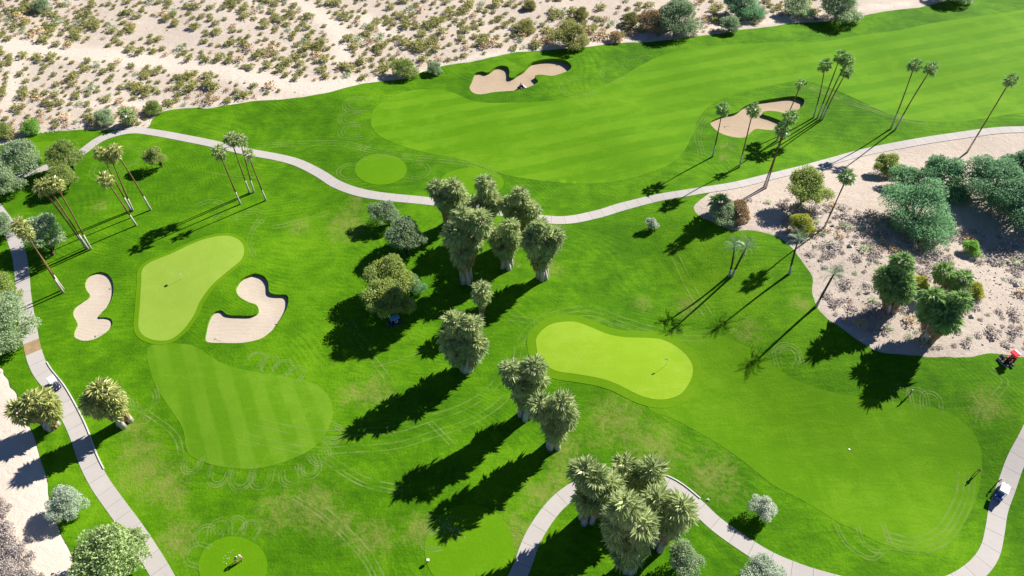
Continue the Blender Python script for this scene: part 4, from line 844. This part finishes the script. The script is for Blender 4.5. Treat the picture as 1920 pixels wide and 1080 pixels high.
# ------------------------------------------------------------------ people
M['skin'] = plain('skin', (.45, .27, .18), .6, .3); M['hair'] = plain('dark hair', (.03, .02, .015), .7, .3)
def person(loc, rz, pose, shirt, legs, lab, cap='white', shoes='white', scale=1.0):
    lean = R({'stand': 4, 'bend': 38, 'deep': 55, 'sit': -4}[pose]); P = {}; hip_z = .95 if pose != 'sit' else .12
    def up(x, y, z):                                   # upper body turns about the hips
        c, s = math.cos(lean), math.sin(lean); return (x * c + z * s, y, hip_z + z * c - x * s)
    J = [('pelvis', up(0, 0, 0), .15, None), ('waist', up(0, 0, .22), .125, 0), ('chest', up(0, 0, .44), .155, 1), ('neck', up(.01, 0, .58), .055, 2), ('head', up(.04, 0, .68), .085, 3), ('crown', up(.04, 0, .79), .085, 4)]
    for s in (1, -1):
        k = len(J); sh = up(0, .19 * s, .48)
        if pose == 'stand': el = (sh[0] + .06, .25 * s, sh[2] - .29); wr = (el[0] + .14, .16 * s, el[2] - .20)
        elif pose == 'sit': el = (sh[0] + .12, .24 * s, sh[2] - .26); wr = (el[0] + .26, .14 * s, el[2] + .05)
        else: el = (sh[0] + .07, .17 * s, sh[2] - .29); wr = (el[0] + .08, .04 * s, el[2] - .25)
        hd_ = tuple(wr[i] + (wr[i] - el[i]) * .3 for i in range(3))
        J += [('shoulder', sh, .07, 2), ('elbow', el, .048, k), ('wrist', wr, .034, k + 1), ('palm', hd_, .036, k + 2)]
    for s in (1, -1):
        k = len(J)
        if pose == 'sit': q = [(.02, .1 * s, hip_z - .02), (.46, .14 * s, hip_z + .04), (.52, .14 * s, hip_z - .40), (.68, .15 * s, hip_z - .44)]
        else:
            f = .12 if pose != 'stand' else .03; q = [(0, .1 * s, .91), (f, .13 * s, .50), (0, .14 * s, .07), (.17, .16 * s, .035)]
        J += [('hip', q[0], .095, 0), ('knee', q[1], .064, k), ('ankle', q[2], .044, k + 1), ('toe', q[3], .038, k + 2)]
    me = bpy.data.meshes.new('person'); me.from_pydata([j[1] for j in J], [(i, j[3]) for i, j in enumerate(J) if j[3] is not None], [])
    tmp = bpy.data.objects.new('tmp', me); COL.objects.link(tmp); sk = tmp.modifiers.new('s', 'SKIN'); sv = me.skin_vertices[0].data
    for i, j in enumerate(J): sv[i].radius = (j[2], j[2] * (1.0 if j[0] not in ('chest', 'waist', 'pelvis') else .78)); sv[i].use_root = i == 0
    sb = tmp.modifiers.new('u', 'SUBSURF'); sb.levels = 1; sb.render_levels = 1
    bpy.context.view_layer.update(); ev = tmp.evaluated_get(bpy.context.evaluated_depsgraph_get()); body = bpy.data.meshes.new_from_object(ev); bpy.data.objects.remove(tmp)
    bm = bmesh.new(); bm.from_mesh(body)
    def zone(p):                                       # which garment covers this point
        best, z = 9e9, 0
        for i, j in enumerate(J):
            if j[3] is None: continue
            a, b = Vector(J[j[3]][1]), Vector(j[1]); t = max(0, min(1, (p - a).dot(b - a) / max(1e-6, (b - a).length_squared))); d = (p - a.lerp(b, t)).length / (J[j[3]][2] * (1 - t) + j[2] * t)
            if d < best:
                best = d; nm = j[0]; z = {'waist': 1, 'chest': 1, 'neck': 0 if t > .5 else 1, 'head': 0, 'crown': 0, 'shoulder': 1, 'elbow': 1 if t < .75 else 0, 'wrist': 0, 'palm': 0, 'hip': 2, 'knee': 2, 'ankle': 2, 'toe': 3}[nm]
        return z
    for f in bm.faces: f.material_index = zone(f.calc_center_median()); f.smooth = True
    for (w_, p_) in [(i - 1, i) for i, j in enumerate(J) if j[0] == 'palm']:   # five fingers on each hand
        a, c = Vector(J[w_][1]), Vector(J[p_][1]); d = (c - a).normalized(); sd_ = d.cross(Vector((1, 0, .2))).normalized()
        for k in range(5):
            o = c + sd_ * (.015 * (k - 1.5)) if k < 4 else a.lerp(c, .6) + sd_ * .03; L = (.075, .085, .08, .06, .05)[k]; e1 = o + (d if k < 4 else (d + sd_).normalized()) * L * .6; e2 = e1 + (d * .6 + Vector((.6, 0, 0))).normalized() * L * .5
            t = MB().tube([o, e1, e2], [.010, .009, .006], 5); vs_ = [bm.verts.new(v) for v in t.V]
            for f in t.F: bm.faces.new([vs_[i] for i in f])
    hc = Vector(J[4][1]).lerp(Vector(J[5][1]), .35); fw = Vector((math.cos(lean), 0, -math.sin(lean)))
    nt_ = MB().tube([hc + fw * .07, hc + fw * .115 - Vector((0, 0, .02))], [.018, .012], 5)       # nose
    vs_ = [bm.verts.new(v) for v in nt_.V]
    for f in nt_.F: bm.faces.new([vs_[i] for i in f])
    bm.to_mesh(body); bm.free(); body.materials.clear()
    for q in (M['skin'], shirt, legs, M[shoes]): body.materials.append(q)
    o = link('person', body); o.location = loc; o.rotation_euler = (0, 0, rz); o.scale = (scale,) * 3; tag(o, lab, 'person')
    hb = MB(); cc = Vector(J[5][1]); upv = (cc - Vector(J[4][1])).normalized()
    hb.tube([hc, hc + upv * .06, cc + upv * .04, cc + upv * .075], [.098, .102, .075, .02], 10)
    if cap != 'hair': hb.tube([hc + fw * .06 + upv * .03, hc + fw * .17 + upv * .02], [.07, .05], 8)
    hb.obj('cap' if cap != 'hair' else 'hair', M[cap], o, True); return o
cl = lambda n, c: plain(n, c, .85, .1)
S_ = {'purple': cl('purple shirt', (.22, .06, .20)), 'dark': cl('dark trousers', (.03, .03, .035)), 'cyan': cl('cyan shirt', (.10, .50, .70)), 'red': cl('red shirt', (.55, .03, .06)), 'white': cl('white shirt', (.75, .75, .75)), 'navy': cl('navy trousers', (.03, .04, .10)), 'sky': cl('pale blue shirt', (.40, .58, .72)), 'khaki': cl('khaki shorts', (.50, .40, .28)), 'grey': cl('grey trousers', (.35, .36, .38))}
toL = R(200)
person(at1(1831, 886, 0) + Vector((0, 0, .08)), R(220), 'bend', S_['purple'], S_['dark'], 'golfer in purple top and dark trousers swinging on the fairway', 'hair')
person(at1(1704, 742) + Vector((0, 0, .05)), R(160), 'stand', S_['white'], S_['navy'], 'golfer in white top and cap walking below the sandy island', 'white')
person(at1(456, 1050) + Vector((0, 0, .09)), R(170), 'stand', S_['cyan'], S_['khaki'], 'golfer in cyan shirt standing on the round lower tee', 'white')
person(at1(443, 1054) + Vector((0, 0, .09)), R(20), 'bend', S_['red'], S_['khaki'], 'golfer in red shirt bending over beside the one in cyan', 'white')
person(at1(1867, 907) + Vector((0, 0, .05)), R(-60), 'stand', S_['sky'], S_['grey'], 'person in pale blue standing beside the blue golf cart', 'white')
def seated(v, x, y, z, shirt, legs, lab, cap):
    c, s = math.cos(v.rotation_euler.z), math.sin(v.rotation_euler.z); person(v.location + Vector((x * c - y * s, x * s + y * c, z)), v.rotation_euler.z, 'sit', shirt, legs, lab, cap)
seated(bpy.data.objects['golf_cart.001'], -.30, .25, .80, S_['white'], S_['navy'], 'driver in white seated in the dark cart on the kerbed path', 'white')
seated(mower_root, -.15, 0, .90, S_['grey'], S_['dark'], 'operator in grey seated under the red mower canopy', 'hair'); seated(rk, -.1, 0, .72, S_['grey'], S_['dark'], 'operator in grey riding the bunker raking machine', 'navy')
def club(px, d, lab):
    p = at1(*px) + Vector((0, 0, .08)); a = empty('golf_club', p); tag(a, lab, 'golf club'); MB().tube([(d[0], d[1], .75), (0, 0, .04)], .012, 5).obj('shaft', M['steel'], a); MB().box((0, .04, .03), (.03, .12, .05), bev=.01).obj('club_head', M['black'], a)
club((1826, 889), (.42, .35), 'thin golf club held by the golfer in purple'); club((446, 1056), (-.3, -.05), 'thin golf club held by the golfer in red')

# ------------------------------------------------------------------ flagsticks, rakes, markers
def flag(px, rz, lab):
    p = at1(*px) + Vector((0, 0, .12)); r = tag(empty('flagstick', p, rz), lab, 'flag'); MB().tube([(0, 0, -.1), (0, 0, 2.25)], .022, 6).obj('pole', M['white'], r)
    V = []; F = []
    for i in range(6):
        u = i / 5; y = .05 * math.sin(u * 5); V += [(u * .62, y, 2.22 - .06 * u), (u * .62, y * 1.2, 1.80 - .04 * u), (u * .62, y + .012, 2.22 - .06 * u), (u * .62, y * 1.2 + .012, 1.80 - .04 * u)]
    for i in range(5):
        o = 4 * i; F += [(o, o + 4, o + 5, o + 1), (o + 2, o + 3, o + 7, o + 6), (o, o + 2, o + 6, o + 4), (o + 1, o + 5, o + 7, o + 3)]
    MB().add(V, F).obj('flag', M['white'], r); MB().tube([(0, 0, .0), (0, 0, .006)], .075, 12).obj('cup', M['black'], r)
flag((343, 523), R(150), 'white flag on the pear shaped putting green'); flag((1249, 685), R(200), 'white flag on the kidney shaped putting green')
def rake(px, bi, rz, lab):
    p = at1(*px); p.z -= bunk_z(bi, px) - .03; r = tag(empty('bunker_rake', p, rz), lab, 'rake', 'bunker rakes'); MB().tube([(0, 0, .04), (1.6, 0, .06)], .018, 5).obj('handle', M['tan'], r)
    h = MB().box((0, 0, .04), (.06, .55, .05), bev=.01).obj('head', M['black'], r); t = MB()
    for i in range(9): t.tube([(0, -.25 + i * .0625, .04), (-.02, -.25 + i * .0625, -.03)], .008, 4)
    t.obj('tines', M['black'], h)
rake((205, 540), 2, R(75), 'rake lying in the narrow pale bunker'); rake((178, 630), 2, R(30), 'rake lying at the lower end of the narrow pale bunker'); rake((517, 606), 3, R(60), 'rake lying at the right edge of the tongue bunker'); rake((402, 634), 3, R(-20), 'rake lying at the left end of the tongue bunker'); rake((1360, 235), 1, R(20), 'rake lying in the tan bunker')
def post(px, lab, s=1.0):
    p = at1(*px) + Vector((0, 0, .08)); r = tag(empty('tee_post', p), lab, 'post'); MB().tube([(0, 0, -.1), (0, 0, .55 * s)], .05 * s, 8).obj('pole', M['black'], r); MB().box((0, 0, .72 * s), (.42 * s, .34 * s, .36 * s), bev=.05).obj('box', M['white'], r)
post((803, 1054), 'small white box on a dark post at the edge of the divot strewn tee')
for px, lab in [((1592, 843), 'white yardage marker disc in the broad right fairway')]:
    o = MB().tube([(0, 0, 0), (0, 0, .05), (0, 0, .07)], [.15, .15, .1], 12).obj('yardage_marker', M['white']); o.location = at1(*px) + Vector((0, 0, .07)); tag(o, lab, 'marker')
